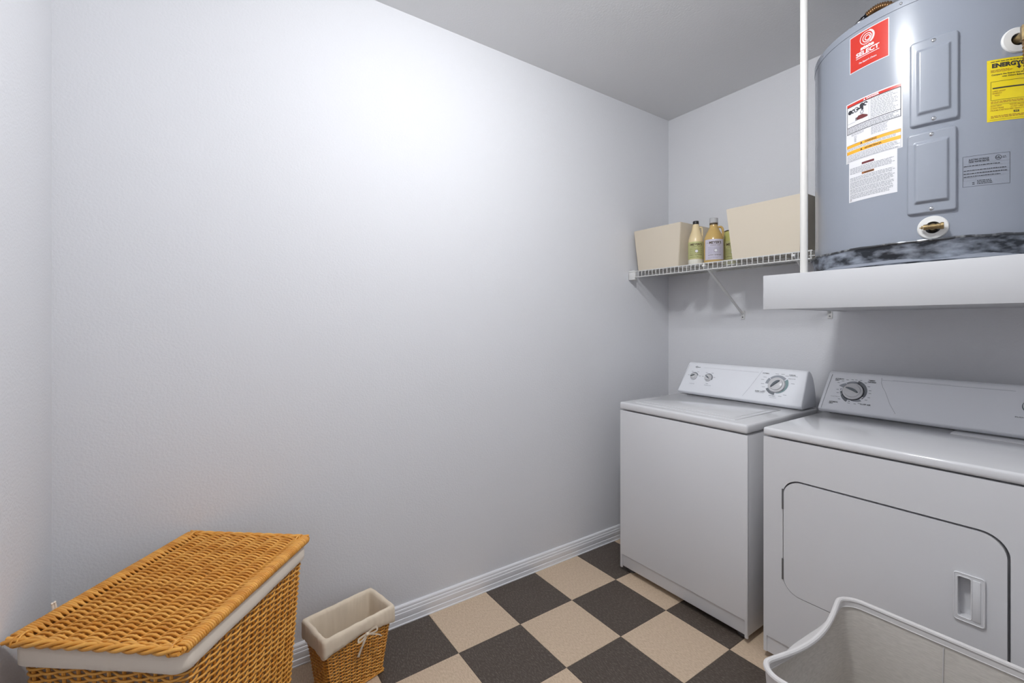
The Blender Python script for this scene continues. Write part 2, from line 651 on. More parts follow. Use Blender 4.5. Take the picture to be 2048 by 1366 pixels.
WX0, WX1, WY0, WY1 = 0.256, 0.942, 1.000, 1.665
wash = thing('washing_machine', ((WX0 + WX1) / 2, (WY0 + WY1) / 2, 0), 'white top-loading washing machine standing in the corner by the left wall', 'washing machine')
obj('cabinet', nbox(WX0, WX1, WY0 + 0.006, WY1, 0.027, 0.862, bev=0.008), APPL_TX, wash)
obj('front_panel', front_panel(WX0, WX1, WY0, WY0 + 0.012, 0.020, 0.861, 0.092, 0.014), APPL_TX, wash)
obj('deck_support', nbox(WX0 + 0.030, WX1 - 0.030, WY0 + 0.035, WY1 - 0.020, 0.858, 0.870), APPL_TX, wash)
# top deck with an opening for the lid
bm = bmesh.new()
box(bm, WX0 - 0.001, WX1 + 0.001, WY0 - 0.004, WY1, 0.867, 0.9055, bev=0.010, seg=3)
obj('top_deck', bm, APPL, wash)
bm = bmesh.new()
box(bm, 0.318, 0.866, 1.045, 1.455, 0.895, 0.9095, bev=0.004, seg=2)
lid = obj('lid', bm, APPL, wash)
obj('lid_panel', nbox(0.345, 0.842, 1.085, 1.415, 0.90, 0.9112, bev=0.0016, seg=2), APPL, lid)
# feet
for fx in (WX0 + 0.045, WX1 - 0.045):
    for fy in (WY0 + 0.05, WY1 - 0.06):
        bm = bmesh.new()
        lathe(bm, [(0.020, 0.0), (0.022, 0.004), (0.022, 0.014), (0.010, 0.016), (0.010, 0.032)], (fx, fy, 0), 16)
        obj('foot', bm, RUBBER, wash)
# console
obj('console_base', nbox(0.290, 0.915, 1.545, 1.655, 0.9050, 0.912), CONSOLE, wash)
bm = bmesh.new()
prism(bm, CP, 0.270, 0.935, bev=0.006, seg=3)
for v in bm.verts:
    k = max(0.0, 1 - (v.co.z - 0.91) / 0.18)
    v.co.x += -0.022 * k + 0.008 if v.co.x < 0.5 else 0.008 * k - 0.006
con = obj('console', bm, CONSOLE, wash)
fn, L, M = slant(CP[1], CP[2], 0.0003)
TD = 0.098
P = Print(0.02)
P.poly([(0.2605, 0.004), (0.2613, 0.004), (0.2745, 0.08), (0.2875, L - 0.003), (0.2865, L - 0.003), (0.2737, 0.08)], GREY2)
P.rect(0.384, 0.1590, 0.700, 0.1596, INKSOFT)
P.poly([(0.7165, L - 0.002), (0.7173, L - 0.002), (0.676, 0.075), (0.648, 0.016), (0.6472, 0.016), (0.6752, 0.075)], INKSOFT)
P.text('Whirlpool', 0.330, 0.1545, 0.0075, INK, align='L', bold=0.02, shear=0.15, width=0.032)
P.ring(0.340, 0.1585, 0.0055, 0.0066, GREY1, 40, 330)
for cx0, a0, a1 in ((0.338, 20, 165), (0.429, -25, 150)):
    P.ring(cx0, TD, 0.022, 0.027, GREY1, a0, a1)
    for a in (10, 60, 120, 170):
        px, py = cx0 + 0.036 * cos(math.radians(a)), TD + 0.036 * sin(math.radians(a))
        P.rect(px - 0.006, py - 0.001, px + 0.006, py + 0.001, INKSOFT)
P.text('LOAD SIZE', 0.339, 0.0495, 0.0045, GREY2, bold=0.0)
P.text('TEMPERATURE', 0.437, 0.0495, 0.0045, GREY2, bold=0.0)
P.rect(0.424, 0.0605, 0.438, 0.0625, INKSOFT)
# main dial ring: segments of different greys
DX = 0.803
P.ring(DX, TD, 0.030, 0.0540, GREY2, 45, 138)
P.ring(DX, TD, 0.030, 0.0575, GREY2, 141, 176)
P.ring(DX, TD, 0.030, 0.0545, GREY1, 207, 268)
P.ring(DX, TD, 0.030, 0.0445, TEAL, -85, 39, r1b=0.0575)
P.text('NORMAL', 0.738, 0.1545, 0.0060, INK, bold=0.01)
P.text('CASUAL', 0.865, 0.1560, 0.0060, INK, bold=0.01)
P.rect(0.852, 0.1520, 0.890, 0.1534, INKSOFT)
P.text('DELICATE', 0.866, 0.1360, 0.0052, GREY1, bold=0.0)
P.text('SUPER WASH', 0.7296, 0.0510, 0.0060, INK, bold=0.01)
P.rect(0.708, 0.0465, 0.750, 0.0478, INKSOFT)
P.text('PREWASH', 0.793, 0.0350, 0.0050, GREY1, bold=0.0)
P.rect(0.783, 0.0278, 0.815, 0.0290, INKSOFT)
for a, rr in ((150, 0.076), (163, 0.078), (180, 0.070), (195, 0.064), (215, 0.066), (-45, 0.068), (-65, 0.064), (12, 0.074), (75, 0.064), (100, 0.062), (55, 0.066)):
    px, py = DX + rr * cos(math.radians(a)), TD + rr * sin(math.radians(a))
    P.rect(px - 0.008, py - 0.0009, px + 0.008, py + 0.0009, INKSOFT)
P.build('lettering', fn, con)
knob_dial(con, fn, M, 0.338, TD, 0.0205, 0.016, 0.5, KNOBG, math.radians(25))
knob_dial(con, fn, M, 0.429, TD, 0.0205, 0.016, 0.5, KNOBG, math.radians(-35))
knob_dial(con, fn, M, DX, TD, 0.0395, 0.020, 0.5, KNOBG, math.radians(48), rim=CHROME)

# ================================================================== DRYER
DX0, DX1, DY0, DY1 = 1.011, 1.748, 0.990, 1.665
dry = thing('clothes_dryer', ((DX0 + DX1) / 2, (DY0 + DY1) / 2, 0), 'white front-loading clothes dryer with a wide hinged door, below the water heater', 'dryer')
obj('cabinet', nbox(DX0, DX1, DY0 + 0.030, DY1, 0.034, 0.876, bev=0.006), APPL_TX, dry)
d_out = [(DX0, 0.026), (DX0 + 0.012, 0.026), (DX0 + 0.012, 0.090), (DX1 - 0.012, 0.090), (DX1 - 0.012, 0.026), (DX1, 0.026), (DX1, 0.877), (DX0, 0.877)]
dz0, dz1, dx0, dx1 = 0.293, 0.731, 1.083, 1.677
hole = rrect_pts(dx0, dx1, dz0, dz1, 0.062, 10)
bm = bmesh.new()
plate(bm, d_out, [hole], DY0, DY0 + 0.034)
obj('front_panel', bm, APPL_TX, dry, ang=30)
obj('toe_strip', nbox(DX0 + 0.011, DX1 - 0.011, DY0 + 0.004, DY0 + 0.03, 0.026, 0.095), APPL_TX, dry)
obj('door_recess', nbox(dx0 - 0.01, dx1 + 0.01, DY0 + 0.0285, DY0 + 0.033, dz0 - 0.01, dz1 + 0.01), APPL_TX, dry)
# door with a pull pocket
g = 0.0042
hx0, hx1, hz0, hz1 = 1.571, 1.600, 0.463, 0.580
bm = bmesh.new()
plate(bm, rrect_pts(dx0 + 0.0030, dx1 - 0.0065, dz0 + 0.0025, dz1 - 0.0070, 0.058, 10), [rrect_pts(hx0, hx1, hz0, hz1, 0.005, 3)], DY0 - 0.001, DY0 + 0.028)
# soften the outer edge
door = obj('door', bm, APPL_TX, dry, ang=30)
bm = bmesh.new()
tube(bm, [(x, DY0 + 0.0015, z) for x, z in rrect_pts(dx0 + 0.0052, dx1 - 0.0087, dz0 + 0.0047, dz1 - 0.0092, 0.056, 10)], 0.0024, 8, closed=True)
obj('door_edge', bm, APPL_TX, door)
bm = bmesh.new()
plate(bm, rrect_pts(1.563, 1.628, 0.451, 0.591, 0.007, 4), [rrect_pts(hx0, hx1, hz0, hz1, 0.005, 3)], DY0 - 0.006, DY0)
pull = obj('pull_handle', bm, APPL, door, ang=30)
bm = bmesh.new()
tube(bm, [(x, DY0 - 0.005, z) for x, z in rrect_pts(1.564, 1.627, 0.452, 0.590, 0.006, 4)], 0.0022, 6, closed=True)
tube(bm, [(x, DY0 - 0.005, z) for x, z in rrect_pts(hx0 - 0.001, hx1 + 0.001, hz0 - 0.001, hz1 + 0.001, 0.006, 4)], 0.0022, 6, closed=True)
box(bm, 1.603, 1.620, DY0 - 0.0085, DY0 - 0.004, 0.462, 0.581, bev=0.002)
obj('handle_lip', bm, APPL, pull)
bm = bmesh.new()
plate(bm, rrect_pts(hx0, hx1, hz0, hz1, 0.005, 3), [rrect_pts(hx0 + 0.0008, hx1 - 0.0008, hz0 + 0.0008, hz1 - 0.0008, 0.0045, 3)], DY0 - 0.004, DY0 + 0.024)
box(bm, hx0, hx1, DY0 + 0.022, DY0 + 0.0245, hz0, hz1)
obj('pull_pocket', bm, APPL, pull)
for za, zb in ((0.611, 0.688), (0.341, 0.420)):
    bm = bmesh.new()
    tube(bm, [(dx0 + 0.0005, DY0 - 0.001, za), (dx0 + 0.0005, DY0 - 0.001, zb)], 0.0035, 10)
    obj('hinge', bm, STEEL, dry)
obj('deck_support', nbox(DX0 + 0.030, DX1 - 0.030, DY0 + 0.045, DY1 - 0.020, 0.872, 0.886), APPL_TX, dry)
bm = bmesh.new()
box(bm, DX0 - 0.001, DX1 + 0.001, DY0 - 0.004, DY1, 0.882, 0.914, bev=0.009, seg=3)
obj('top_deck', bm, APPL, dry)
for fx in (DX0 + 0.045, DX1 - 0.045):
    for fy in (DY0 + 0.06, DY1 - 0.06):
        bm = bmesh.new()
        lathe(bm, [(0.020, 0.0), (0.022, 0.004), (0.022, 0.016), (0.010, 0.018), (0.010, 0.038)], (fx, fy, 0), 16)
        obj('foot', bm, RUBBER, dry)
# lint screen lid on the deck
bm = bmesh.new()
box(bm, 1.466, 1.715, 1.438, 1.520, 0.910, 0.9185, bev=0.003)
lint = obj('lint_screen_lid', bm, APPL, dry)
# console
obj('console_base', nbox(1.040, 1.718, 1.545, 1.655, 0.9135, 0.9205), CONSOLE, dry)
CPd = [(y + 0.0, z + 0.0085) for y, z in CP]
bm = bmesh.new()
prism(bm, CPd, 1.020, 1.740, bev=0.006, seg=3)
for v in bm.verts:
    k = max(0.0, 1 - (v.co.z - 0.918) / 0.18)
    v.co.x += -0.020 * k + 0.002 if v.co.x < 1.4 else 0.004 * k
con2 = obj('console', bm, CONSOLE, dry)
fn2, L2, M2 = slant(CPd[1], CPd[2], 0.0003)
P = Print(0.02)
P.poly([(1.0178, 0.002), (1.0188, 0.002), (1.0275, 0.09), (1.0366, L2 - 0.001), (1.0352, L2 - 0.001), (1.0264, 0.09)], INK)
arc = [(1.2209, L2 - 0.001), (1.2225, 0.150), (1.2300, 0.130), (1.2410, 0.111), (1.2620, 0.060), (1.2865, 0.017)]
for (xa, ya), (xb, yb) in zip(arc, arc[1:]):
    P.poly([(xa, ya), (xa + 0.0009, ya), (xb + 0.0009, yb), (xb, yb)], GREY1)
P.rect(1.2240, 0.1632, 1.6136, 0.1642, GREY2)
P.rect(1.26, 0.1672, 1.44, 0.1677, INKSOFT)
QX, TQ = 1.1277, 0.096
P.ring(QX, TQ, 0.036, 0.0500, GREY2, 62, 128)
P.ring(QX, TQ, 0.036, 0.0500, GREY1, -28, 76, r1b=0.0560)
P.ring(QX, TQ, 0.036, 0.0500, GREY2, 131, 158, r1b=0.0620)
P.ring(QX, TQ, 0.036, 0.0480, GREY1, 182, 200)
P.ring(QX, TQ, 0.036, 0.0480, GREY1, 203, 250, r1b=0.0550)
P.ring(QX, TQ, 0.036, 0.0440, GREY2, -92, -48, r1b=0.0550)
for a0, a1 in ((80, 90), (-40, -30), (-104, -95), (168, 176)):
    P.ring(QX, TQ, 0.0465, 0.0490, INK, a0, a1)
P.text('AUTOMATIC', 1.0680, 0.1500, 0.0058, INK, bold=0.02, width=0.034)
P.text('DRY', 1.0520, 0.1425, 0.0058, INK, align='L', bold=0.02)
P.text('TIMED', 1.1879, 0.1535, 0.0060, INK, bold=0.02)
P.text('DRYING', 1.1898, 0.1455, 0.0060, INK, bold=0.02)
P.text('AUTOMATIC', 1.0625, 0.0352, 0.0058, INK, bold=0.02, width=0.034)
P.text('DRY', 1.0460, 0.0278, 0.0058, INK, align='L', bold=0.02)
P.text('FLUFF AIR', 1.1814, 0.0385, 0.0062, INK, bold=0.02)
P.text('Energy Preferred', 1.0646, 0.0625, 0.0045, GREY1, bold=0.0, width=0.034)
for a, rr in ((148, 0.072), (134, 0.066), (118, 0.062), (100, 0.058), (86, 0.058), (70, 0.062), (50, 0.062), (30, 0.062), (12, 0.062), (0, 0.062), (-18, 0.064), (-32, 0.062), (-60, 0.060), (-75, 0.058), (-98, 0.056), (176, 0.060), (192, 0.058), (222, 0.062)):
    px, py = QX + rr * cos(math.radians(a)), TQ + rr * sin(math.radians(a))
    P.rect(px - 0.0045, py - 0.0010, px + 0.0045, py + 0.0010, GREY1)
P.text('PUSH TO START', 1.6174, 0.0625, 0.0045, INK, bold=0.0, align='L', width=0.070)
P.build('lettering', fn2, con2)
knob_dial(con2, fn2, M2, QX, TQ, 0.0385, 0.020, 0.5, KNOBG, math.radians(-22), rim=INK)
knob_dial(con2, fn2, M2, 1.6565, 0.108, 0.0225, 0.016, 0.5, KNOBG, math.radians(90), rim=KNOBG)

# ================================================================== PLATFORM FOR THE WATER HEATER
PX0, PX1, PY0 = 1.012, 1.935, 0.985
plat = thing('heater_platform', ((PX0 + PX1) / 2, (PY0 + YB) / 2, 1.38), 'white painted wooden platform on the back wall carrying the water heater', 'platform')
obj('fascia_board', nbox(PX0, PX1, PY0, PY0 + 0.019, 1.380, 1.514, bev=0.0015), PAINT, plat)
for xx in (PX0, PX1 - 0.019):
    obj('side_board', nbox(xx, xx + 0.019, PY0 + 0.019, YB, 1.384, 1.514, bev=0.0015), PAINT, plat)
obj('underside_panel', nbox(PX0 + 0.019, PX1 - 0.019, PY0 + 0.019, YB, 1.386, 1.398), PAINT, plat)
obj('deck', nbox(PX0 + 0.019, PX1 - 0.019, PY0 + 0.019, YB, 1.496, 1.513), PAINT, plat)

post = thing('support_post', (1.145, 1.02, 1.514), 'thin round white post from the platform edge up to the ceiling', 'post')
bm = bmesh.new()
tube(bm, [(1.145, 1.02, 1.514 + (ZC - 1.514) * i / 12) for i in range(13)], 0.0128, 18)
obj('pole', bm, POSTM, post)
bm = bmesh.new()
lathe(bm, [(0.030, 0.0), (0.030, -0.004), (0.018, -0.010), (0.0135, -0.012)], (1.145, 1.02, ZC), 24, cap=False)
obj('ceiling_flange', bm, POSTM, post)

# ================================================================== WATER HEATER
HX, HY, HR = 1.442, 1.380, 0.373
PR = 0.387
pan = thing('drain_pan', (HX, HY, 1.514), 'shallow dark metal drain pan with white overspray, under the grey water heater', 'pan')
bm = bmesh.new()
prof = [(0.0, 0.001), (PR - 0.022, 0.001), (PR - 0.016, 0.006), (PR - 0.004, 0.066)]
n = 96
rings = []
for r, h in prof[1:]:
    rings.append([bm.verts.new((HX + (r + (0.0028 * noise.noise(Vector((k * 0.22, h * 8, 3.1))) if h > 0.003 else 0)) * cos(2 * PI * k / n),
                                HY + (r + (0.0028 * noise.noise(Vector((k * 0.22, h * 8, 3.1))) if h > 0.003 else 0)) * sin(2 * PI * k / n), 1.514 + h)) for k in range(n)])
bm.faces.new(rings[0])
for a, b in zip(rings, rings[1:]):
    for k in range(n):
        bm.faces.new((a[k], a[(k + 1) % n], b[(k + 1) % n], b[k]))
obj('pan_wall', bm, PAN, pan, ang=60)
bm = bmesh.new()
pts = []
for k in range(160):
    a = 2 * PI * k / 160
    wob = noise.noise(Vector((cos(a) * 5, sin(a) * 5, 0.7)))
    pts.append((HX + (PR - 0.002 + 0.003 * wob) * cos(a), HY + (PR - 0.002 + 0.003 * wob) * sin(a), 1.514 + 0.069 + 0.0025 * noise.noise(Vector((cos(a) * 9, sin(a) * 9, 4.2)))))
tube(bm, pts, 0.0042, 7, closed=True)
obj('rolled_rim', bm, PANRIM, pan)

heat = thing('water_heater', (HX, HY, 1.5155), 'large grey cylindrical electric water heater with red, white and yellow stickers', 'water heater')
bm = bmesh.new()
lathe(bm, [(HR - 0.012, 1.5155), (HR, 1.522), (HR, 1.590), (HR, 1.653), (HR, 2.115), (HR, 2.175), (HR, 2.346)], (HX, HY, 0), 128)
jacket = obj('tank_jacket', bm, TANK, heat)
# openings for the two valves, cut 4 cm into the insulation
for ang_, z_, r_ in ((10.6, 1.6215, 0.0180), (39.0, 2.145, 0.0170)):
    a_ = math.radians(ang_)
    n_ = Vector((sin(a_), -cos(a_), 0))
    bm = bmesh.new()
    lathe(bm, [(r_, -0.040), (r_, 0.020)], Vector((HX, HY, z_)) + n_ * HR - ORG[heat], 32, M=n_.to_track_quat('Z', 'Y').to_matrix())
    bmesh.ops.recalc_face_normals(bm, faces=bm.faces)
    cutter = bpy.data.objects.new('cutter', mesh_from('cutter', bm, TANK, None))
    COL.objects.link(cutter)
    cutter.parent = heat
    md = jacket.modifiers.new('cut', 'BOOLEAN')
    md.operation, md.solver, md.object = 'DIFFERENCE', 'EXACT', cutter
    bpy.context.view_layer.update()
    me = bpy.data.meshes.new_from_object(jacket.evaluated_get(bpy.context.evaluated_depsgraph_get()))
    jacket.modifiers.remove(md)
    jacket.data = me
    bpy.data.objects.remove(cutter)
me.polygons.foreach_set('use_smooth', [True] * len(me.polygons))
me.set_sharp_from_angle(angle=math.radians(35))
bm = bmesh.new()
lathe(bm, [(HR, 2.345), (HR + 0.0018, 2.3455), (HR + 0.0018, 2.370), (HR - 0.002, 2.374), (HR - 0.010, 2.375), (0.0, 2.377)], (HX, HY, 0), 128, cap=False)
top = obj('top_cap', bm, TANK, heat)


def cyl(ang0, z0, R=HR, c=(HX, HY)):
    a0 = math.radians(ang0)

    def fn(s, t, off):
        a = a0 + s / R
        return Vector((c[0] + (R + off) * sin(a), c[1] - (R + off) * cos(a), z0 + t))
    return fn


def arc(a0, a1, R=HR):
    return math.radians(a1 - a0) * R


def screw(parent, name, p, nrm, r, m):
    M = Vector(nrm).to_track_quat('Z', 'Y').to_matrix()
    bm = bmesh.new()
    lathe(bm, [(r, 0.0), (r, 0.0012), (r * 0.7, 0.0026), (r * 0.3, 0.003), (r * 0.28, 0.0018), (0.0, 0.0018)], p, 14, M=M, cap=False)
    return obj(name, bm, m, parent)


for a in (-133, -90, -47, -1.0, 44, 90, 135):
    f = cyl(a, 2.358)
    screw(top, 'rivet', f(0, 0, 0.0018), (sin(math.radians(a)), -cos(math.radians(a)), 0), 0.004, CHROME)


def smooth(x):
    x = min(1, max(0, x))
    return x * x * (3 - 2 * x)


def cover(a0, a1, z0, z1):
    W, Hh = arc(a0, a1), z1 - z0
    nx, nz = 56, 100
    f = cyl((a0 + a1) / 2, z0)
    bm = bmesh.new()
    grid = []
    for j in range(nz + 1):
        row = []
        for i in range(nx + 1):
            s = -W / 2 - 0.003 + (W + 0.006) * i / nx
            t = -0.003 + (Hh + 0.006) * j / nz

            def sd(ins, rad):
                qx = abs(s) - (W / 2 - ins) + rad
                qy = abs(t - Hh / 2) - (Hh / 2 - ins) + rad
                return math.hypot(max(qx, 0), max(qy, 0)) + min(max(qx, qy), 0) - rad
            d1 = -sd(0.0, 0.012)
            d2 = -sd(0.0, 0.012) if False else -max(abs(s) - (W / 2 - 0.019), abs(t - Hh / 2) - (Hh / 2 - 0.034))
            h = -0.003 + 0.013 * smooth((d1 + 0.001) / 0.008) + 0.008 * smooth(d2 / 0.008)
            row.append(bm.verts.new(f(s, t, h)))
        grid.append(row)
    for j in range(nz):
        for i in range(nx):
            bm.faces.new((grid[j][i], grid[j][i + 1], grid[j + 1][i + 1], grid[j + 1][i]))
    o = obj('element_cover', bm, TANKC, heat, ang=80)
    mid = math.radians((a0 + a1) / 2)
    for t in (0.016, Hh - 0.016):
        screw(o, 'screw', f(0, t, 0.0095), (sin(mid), -cos(mid), 0), 0.0058, CHROME)


cover(2.0, 19.8, 1.941, 2.214)
cover(1.0, 19.2, 1.664, 1.926)

# red sticker
f = cyl(-25.0, 2.206)
Wd, Hh = arc(-25.0, -5.8), 0.127
P = Print()
P.rect(0, 0, Wd, Hh, WHITEP, 1)
st = P.build('red_sticker', f, heat)
tag(st, 'red sticker with white lettering and rings')
P = Print()
P.rect(0.0025, 0.0025, Wd - 0.0025, Hh - 0.0025, RED, 2)
cx = Wd * 0.47
for r0, r1, dx, dy in ((0.0195, 0.0215, 0, 0), (0.0122, 0.0148, 0.002, -0.001), (0.0065, 0.0090, 0.0035, -0.002)):
    P.ring(cx + dx, 0.098 + dy, r0, r1, WHITEP, 0, 360, layer=3)
P.ring(cx + 0.001, 0.0975, 0.0205, 0.0245, WHITEP, -60, 70, layer=3)
P.text('state', cx + 0.002, 0.0625, 0.012, WHITEP, width=0.043, bold=0.05, layer=3)
P.text('SELECT', cx + 0.002, 0.044, 0.0155, WHITEP, width=0.074, bold=0.035, layer=3)
P.rect(cx - 0.035, 0.0385, cx + 0.039, 0.0405, WHITEP, 3)
P.text("The Expert's Choice", cx + 0.003, 0.017, 0.0075, WHITEP, width=0.056, bold=0.02, layer=3, shear=0.2)
P.build('lettering', f, st)

# danger label
f = cyl(-27.2, 1.893)
Wd, Hh = arc(-27.2, -0.4), 0.211
P = Print()
P.rect(0, 0, Wd, Hh, WHITEP, 1)
st = P.build('danger_sticker', f, heat)
tag(st, 'white warning sticker with red and orange bars')
P = Print()


def y(fr):
    return Hh * (1 - fr)


m0, m1 = 0.004, Wd - 0.004
P.rect(m0, y(.060), m1, y(.018), RED, 2)
P.poly([(Wd * .36, y(.056)), (Wd * .40, y(.056)), (Wd * .38, y(.024))], WHITEP, 3)
P.text('DANGER', Wd * .53, y(.054), Hh * .030, WHITEP, width=Wd * .22, bold=0.04, layer=3)
P.frame(m0, y(.52), m1, y(.062), 0.0018, INK, 2)
P.rect(m0, y(.412), m1, y(.402), INK, 2)
P.rect(Wd * .46, y(.402), Wd * .465, y(.065), INKSOFT, 2)
# tap and hand picture
P.disc(Wd * .33, y(.115), 0.0075, INK, 2)
P.ring(Wd * .40, y(.115), 0.003, 0.007, INK, 0, 300, 2)
P.disc(Wd * .09, y(.155), 0.0075, INK, 2)
P.ring(Wd * .155, y(.155), 0.003, 0.007, INK, 0, 300, 2)
P.ring(Wd * .22, y(.150), 0.006, 0.0085, INK, 0, 360, 2)
P.rect(Wd * .22, y(.165), Wd * .36, y(.140), INK, 2)
P.rect(Wd * .32, y(.195), Wd * .36, y(.150), INK, 2)
P.ring(Wd * .33, y(.225), 0.0035, 0.0065, INKSOFT, 0, 360, 2)
P.poly([(Wd * .22, y(.305)), (Wd * .26, y(.265)), (Wd * .34, y(.262)), (Wd * .44, y(.305)), (Wd * .44, y(.330)), (Wd * .34, y(.335)), (Wd * .25, y(.33))], MAROON, 2)
for q in (.245, .258, .272, .286):
    P.rect(Wd * .20, y(q + .045), Wd * .25, y(q + .037), INK, 2)
P.rect(Wd * .03, y(.345), Wd * .20, y(.341), INKSOFT, 2)
P.lines(Wd * .49, y(.39), Wd * .94, y(.075), 13, INKSOFT, fill=0.42)
P.lines(m0 + 0.004, y(.51), m1 - 0.004, y(.42), 5, GREY1, fill=0.45, ragged=0.1)
P.lines(Wd * .50, y(.66), Wd * .80, y(.53), 7, INKSOFT, fill=0.4)
P.lines(Wd * .12, y(.57), Wd * .42, y(.53), 2, INKSOFT, fill=0.4)
P.lines(Wd * .18, y(.68), Wd * .23, y(.58), 5, GREY1, fill=0.35)
P.rect(m0, y(.755), m1, y(.705), ORANGE, 2)
P.rect(m0, y(.860), m1, y(.805), ORANGE, 2)
for fr, tx in ((.745, 'WARNING'), (.848, 'ADVERTENCIA')):
    P.poly([(Wd * .30, y(fr)), (Wd * .345, y(fr)), (Wd * .3225, y(fr - .034))], INKB, 3)
    P.text(tx, Wd * .38, y(fr), Hh * .028, INKB, align='L', bold=0.03, layer=3)
P.frame(m0, y(.985), m1, y(.705), 0.0006, GREY1, 3)
P.lines(m0 + 0.003, y(.80), m1 - 0.003, y(.76), 2, INKSOFT, fill=0.4, ragged=0.1)
P.lines(m0 + 0.003, y(.98), m1 - 0.003, y(.87), 5, INKSOFT, fill=0.4, ragged=0.1)
P.build('printing', f, st)

# fine print label below it
f = cyl(-25.5, 1.752)
Wd, Hh = arc(-25.5, -2.5), 0.141
P = Print()
P.rect(0, 0, Wd, Hh, WHITEP, 1)
st = P.build('fine_print_sticker', f, heat)
P = Print()
P.rect(Wd * .31, y(.13), Wd * .57, y(.08), MAROON, 2)
P.rect(Wd * .31, y(.37), Wd * .57, y(.32), BROWNP, 2)
P.text('WARNING', Wd * .46, y(.362), Hh * .032, INKB, bold=0.03, layer=3)
for a, b, nr in ((.15, .31, 5), (.39, .49, 3), (.50, .66, 5), (.67, .80, 4), (.81, .93, 4)):
    P.lines(Wd * .03, y(b), Wd * .97, y(a), nr, INKSOFT, fill=0.45, ragged=0.12)
P.ring(Wd * .05, y(.955), 0.002, 0.003, INK, 0, 360, 2)
P.build('printing', f, st)

# yellow energy label
f = cyl(28.7, 1.917)
Wd, Hh = 0.136, 0.181
P = Print()
P.rect(0, 0, Wd, Hh, YEL, 1)
st = P.build('energy_sticker', f, heat)
tag(st, 'yellow energy sticker with black lettering')
P = Print()
P.lines(Wd * .06, y(.045), Wd * .94, y(.028), 1, INK, fill=0.6, ragged=0.0)
P.text('ENERGYGUIDE', Wd * .08, y(.135), Hh * .072, INK, width=Wd * .84, align='L', bold=0.05)
P.rect(Wd * .505, y(.17), Wd * .535, y(.12), INK, 2)
P.poly([(Wd * .475, y(.155)), (Wd * .565, y(.155)), (Wd * .52, y(.195))], INK, 2)
P.lines(Wd * .06, y(.21), Wd * .42, y(.165), 3, BROWNP, fill=0.4)
P.lines(Wd * .62, y(.19), Wd * .92, y(.145), 3, BROWNP, fill=0.4)
P.text('Compare the Energy Use of this Water Heater', Wd * .07, y(.265), Hh * .030, INK, width=Wd * .87, align='L', bold=0.02)
P.text('with Others Before You Buy.', Wd * .24, y(.305), Hh * .030, INK, width=Wd * .54, align='L', bold=0.02)
P.frame(Wd * .06, y(.66), Wd * .95, y(.355), 0.0007, INK, 2)
P.rect(Wd * .09, y(.475), Wd * .92, y(.455), INK, 2)
P.lines(Wd * .72, y(.41), Wd * .92, y(.37), 2, INK, fill=0.5)
P.text('USES LEAST', Wd * .09, y(.525), Hh * .022, BROWNP, align='L', bold=0.0)
P.text('ENERGY', Wd * .09, y(.56), Hh * .022, BROWNP, align='L', bold=0.0)
P.text('4622', Wd * .12, y(.595), Hh * .022, BROWNP, align='L', bold=0.0)
P.lines(Wd * .06, y(.715), Wd * .94, y(.675), 2, BROWNP, fill=0.4, ragged=0.05)
P.rect(Wd * .06, y(.735), Wd * .95, y(.732), INK, 2)
P.text('ELECTRIC', Wd * .06, y(.765), Hh * .022, BROWNP, align='L', bold=0.0)
P.text('WATER HEATERS THAT USE FEWER', Wd * .36, y(.765), Hh * .022, BROWNP, align='L', bold=0.0, width=Wd * .55)
P.text('KWH/YEAR', Wd * .06, y(.80), Hh * .022, BROWNP, align='L', bold=0.0)
P.text('COST LESS TO OPERATE', Wd * .38, y(.80), Hh * .022, BROWNP, align='L', bold=0.0, width=Wd * .50)
P.text("MODEL'S ESTIMATED YEARLY OPERATING COST", Wd * .06, y(.835), Hh * .022, BROWNP, align='L', bold=0.0, width=Wd * .86)
P.rect(Wd * .43, y(.882), Wd * .52, y(.852), INK, 2)
P.text('$428', Wd * .475, y(.877), Hh * .018, YEL, bold=0.02, layer=3)
P.lines(Wd * .06, y(.95), Wd * .94, y(.905), 2, BROWNP, fill=0.4, ragged=0.05)
P.rect(Wd * .04, y(.975), Wd * .96, y(.972), INK, 2)
P.build('printing', f, st)

# data plate printed on the jacket
f = cyl(20.7, 1.733)
Wd, Hh = arc(20.7, 36.5), 0.091
P = Print(0.004)
P.frame(0, 0, Wd, Hh, 0.0006, INK, 1)
P.text('ELECTRIC STORAGE', Wd * .34, y(.155), Hh * .055, INK, width=Wd * .42, bold=0.02, layer=1)
P.text('TANK WATER HEATER', Wd * .34, y(.225), Hh * .055, INK, width=Wd * .44, bold=0.02, layer=1)
P.ring(Wd * .75, y(.14), 0.0058, 0.0070, INK, 0, 360, 1)
P.text('UL', Wd * .75, y(.17), Hh * .06, INK, bold=0.03, layer=1)
P.lines(Wd * .84, y(.18), Wd * .92, y(.10), 2, INK, fill=0.35, layer=1)
for yy in (.26, .36, .50, .60, .70):
    P.rect(Wd * .01, y(yy), Wd * .99, y(yy) + 0.0004, GREY1, 1)
P.lines(Wd * .02, y(.345), Wd * .80, y(.30), 1, INK, fill=0.5, layer=1, ragged=0.05)
P.lines(Wd * .02, y(.49), Wd * .96, y(.45), 1, INK, fill=0.5, layer=1, ragged=0.05)
P.lines(Wd * .02, y(.595), Wd * .96, y(.55), 1, INK, fill=0.5, layer=1, ragged=0.3)
P.lines(Wd * .02, y(.69), Wd * .80, y(.65), 1, INK, fill=0.5, layer=1, ragged=0.05)
for xx in (.16, .28, .40, .52, .68, .84):
    P.rect(Wd * xx, y(.50), Wd * xx + 0.0004, y(.43), GREY1, 1)
P.frame(Wd * .01, y(.80), Wd * .28, y(.71), 0.0005, GREY1, 1)
P.lines(Wd * .30, y(.95), Wd * .68, y(.80), 3, INK, fill=0.4, layer=1)
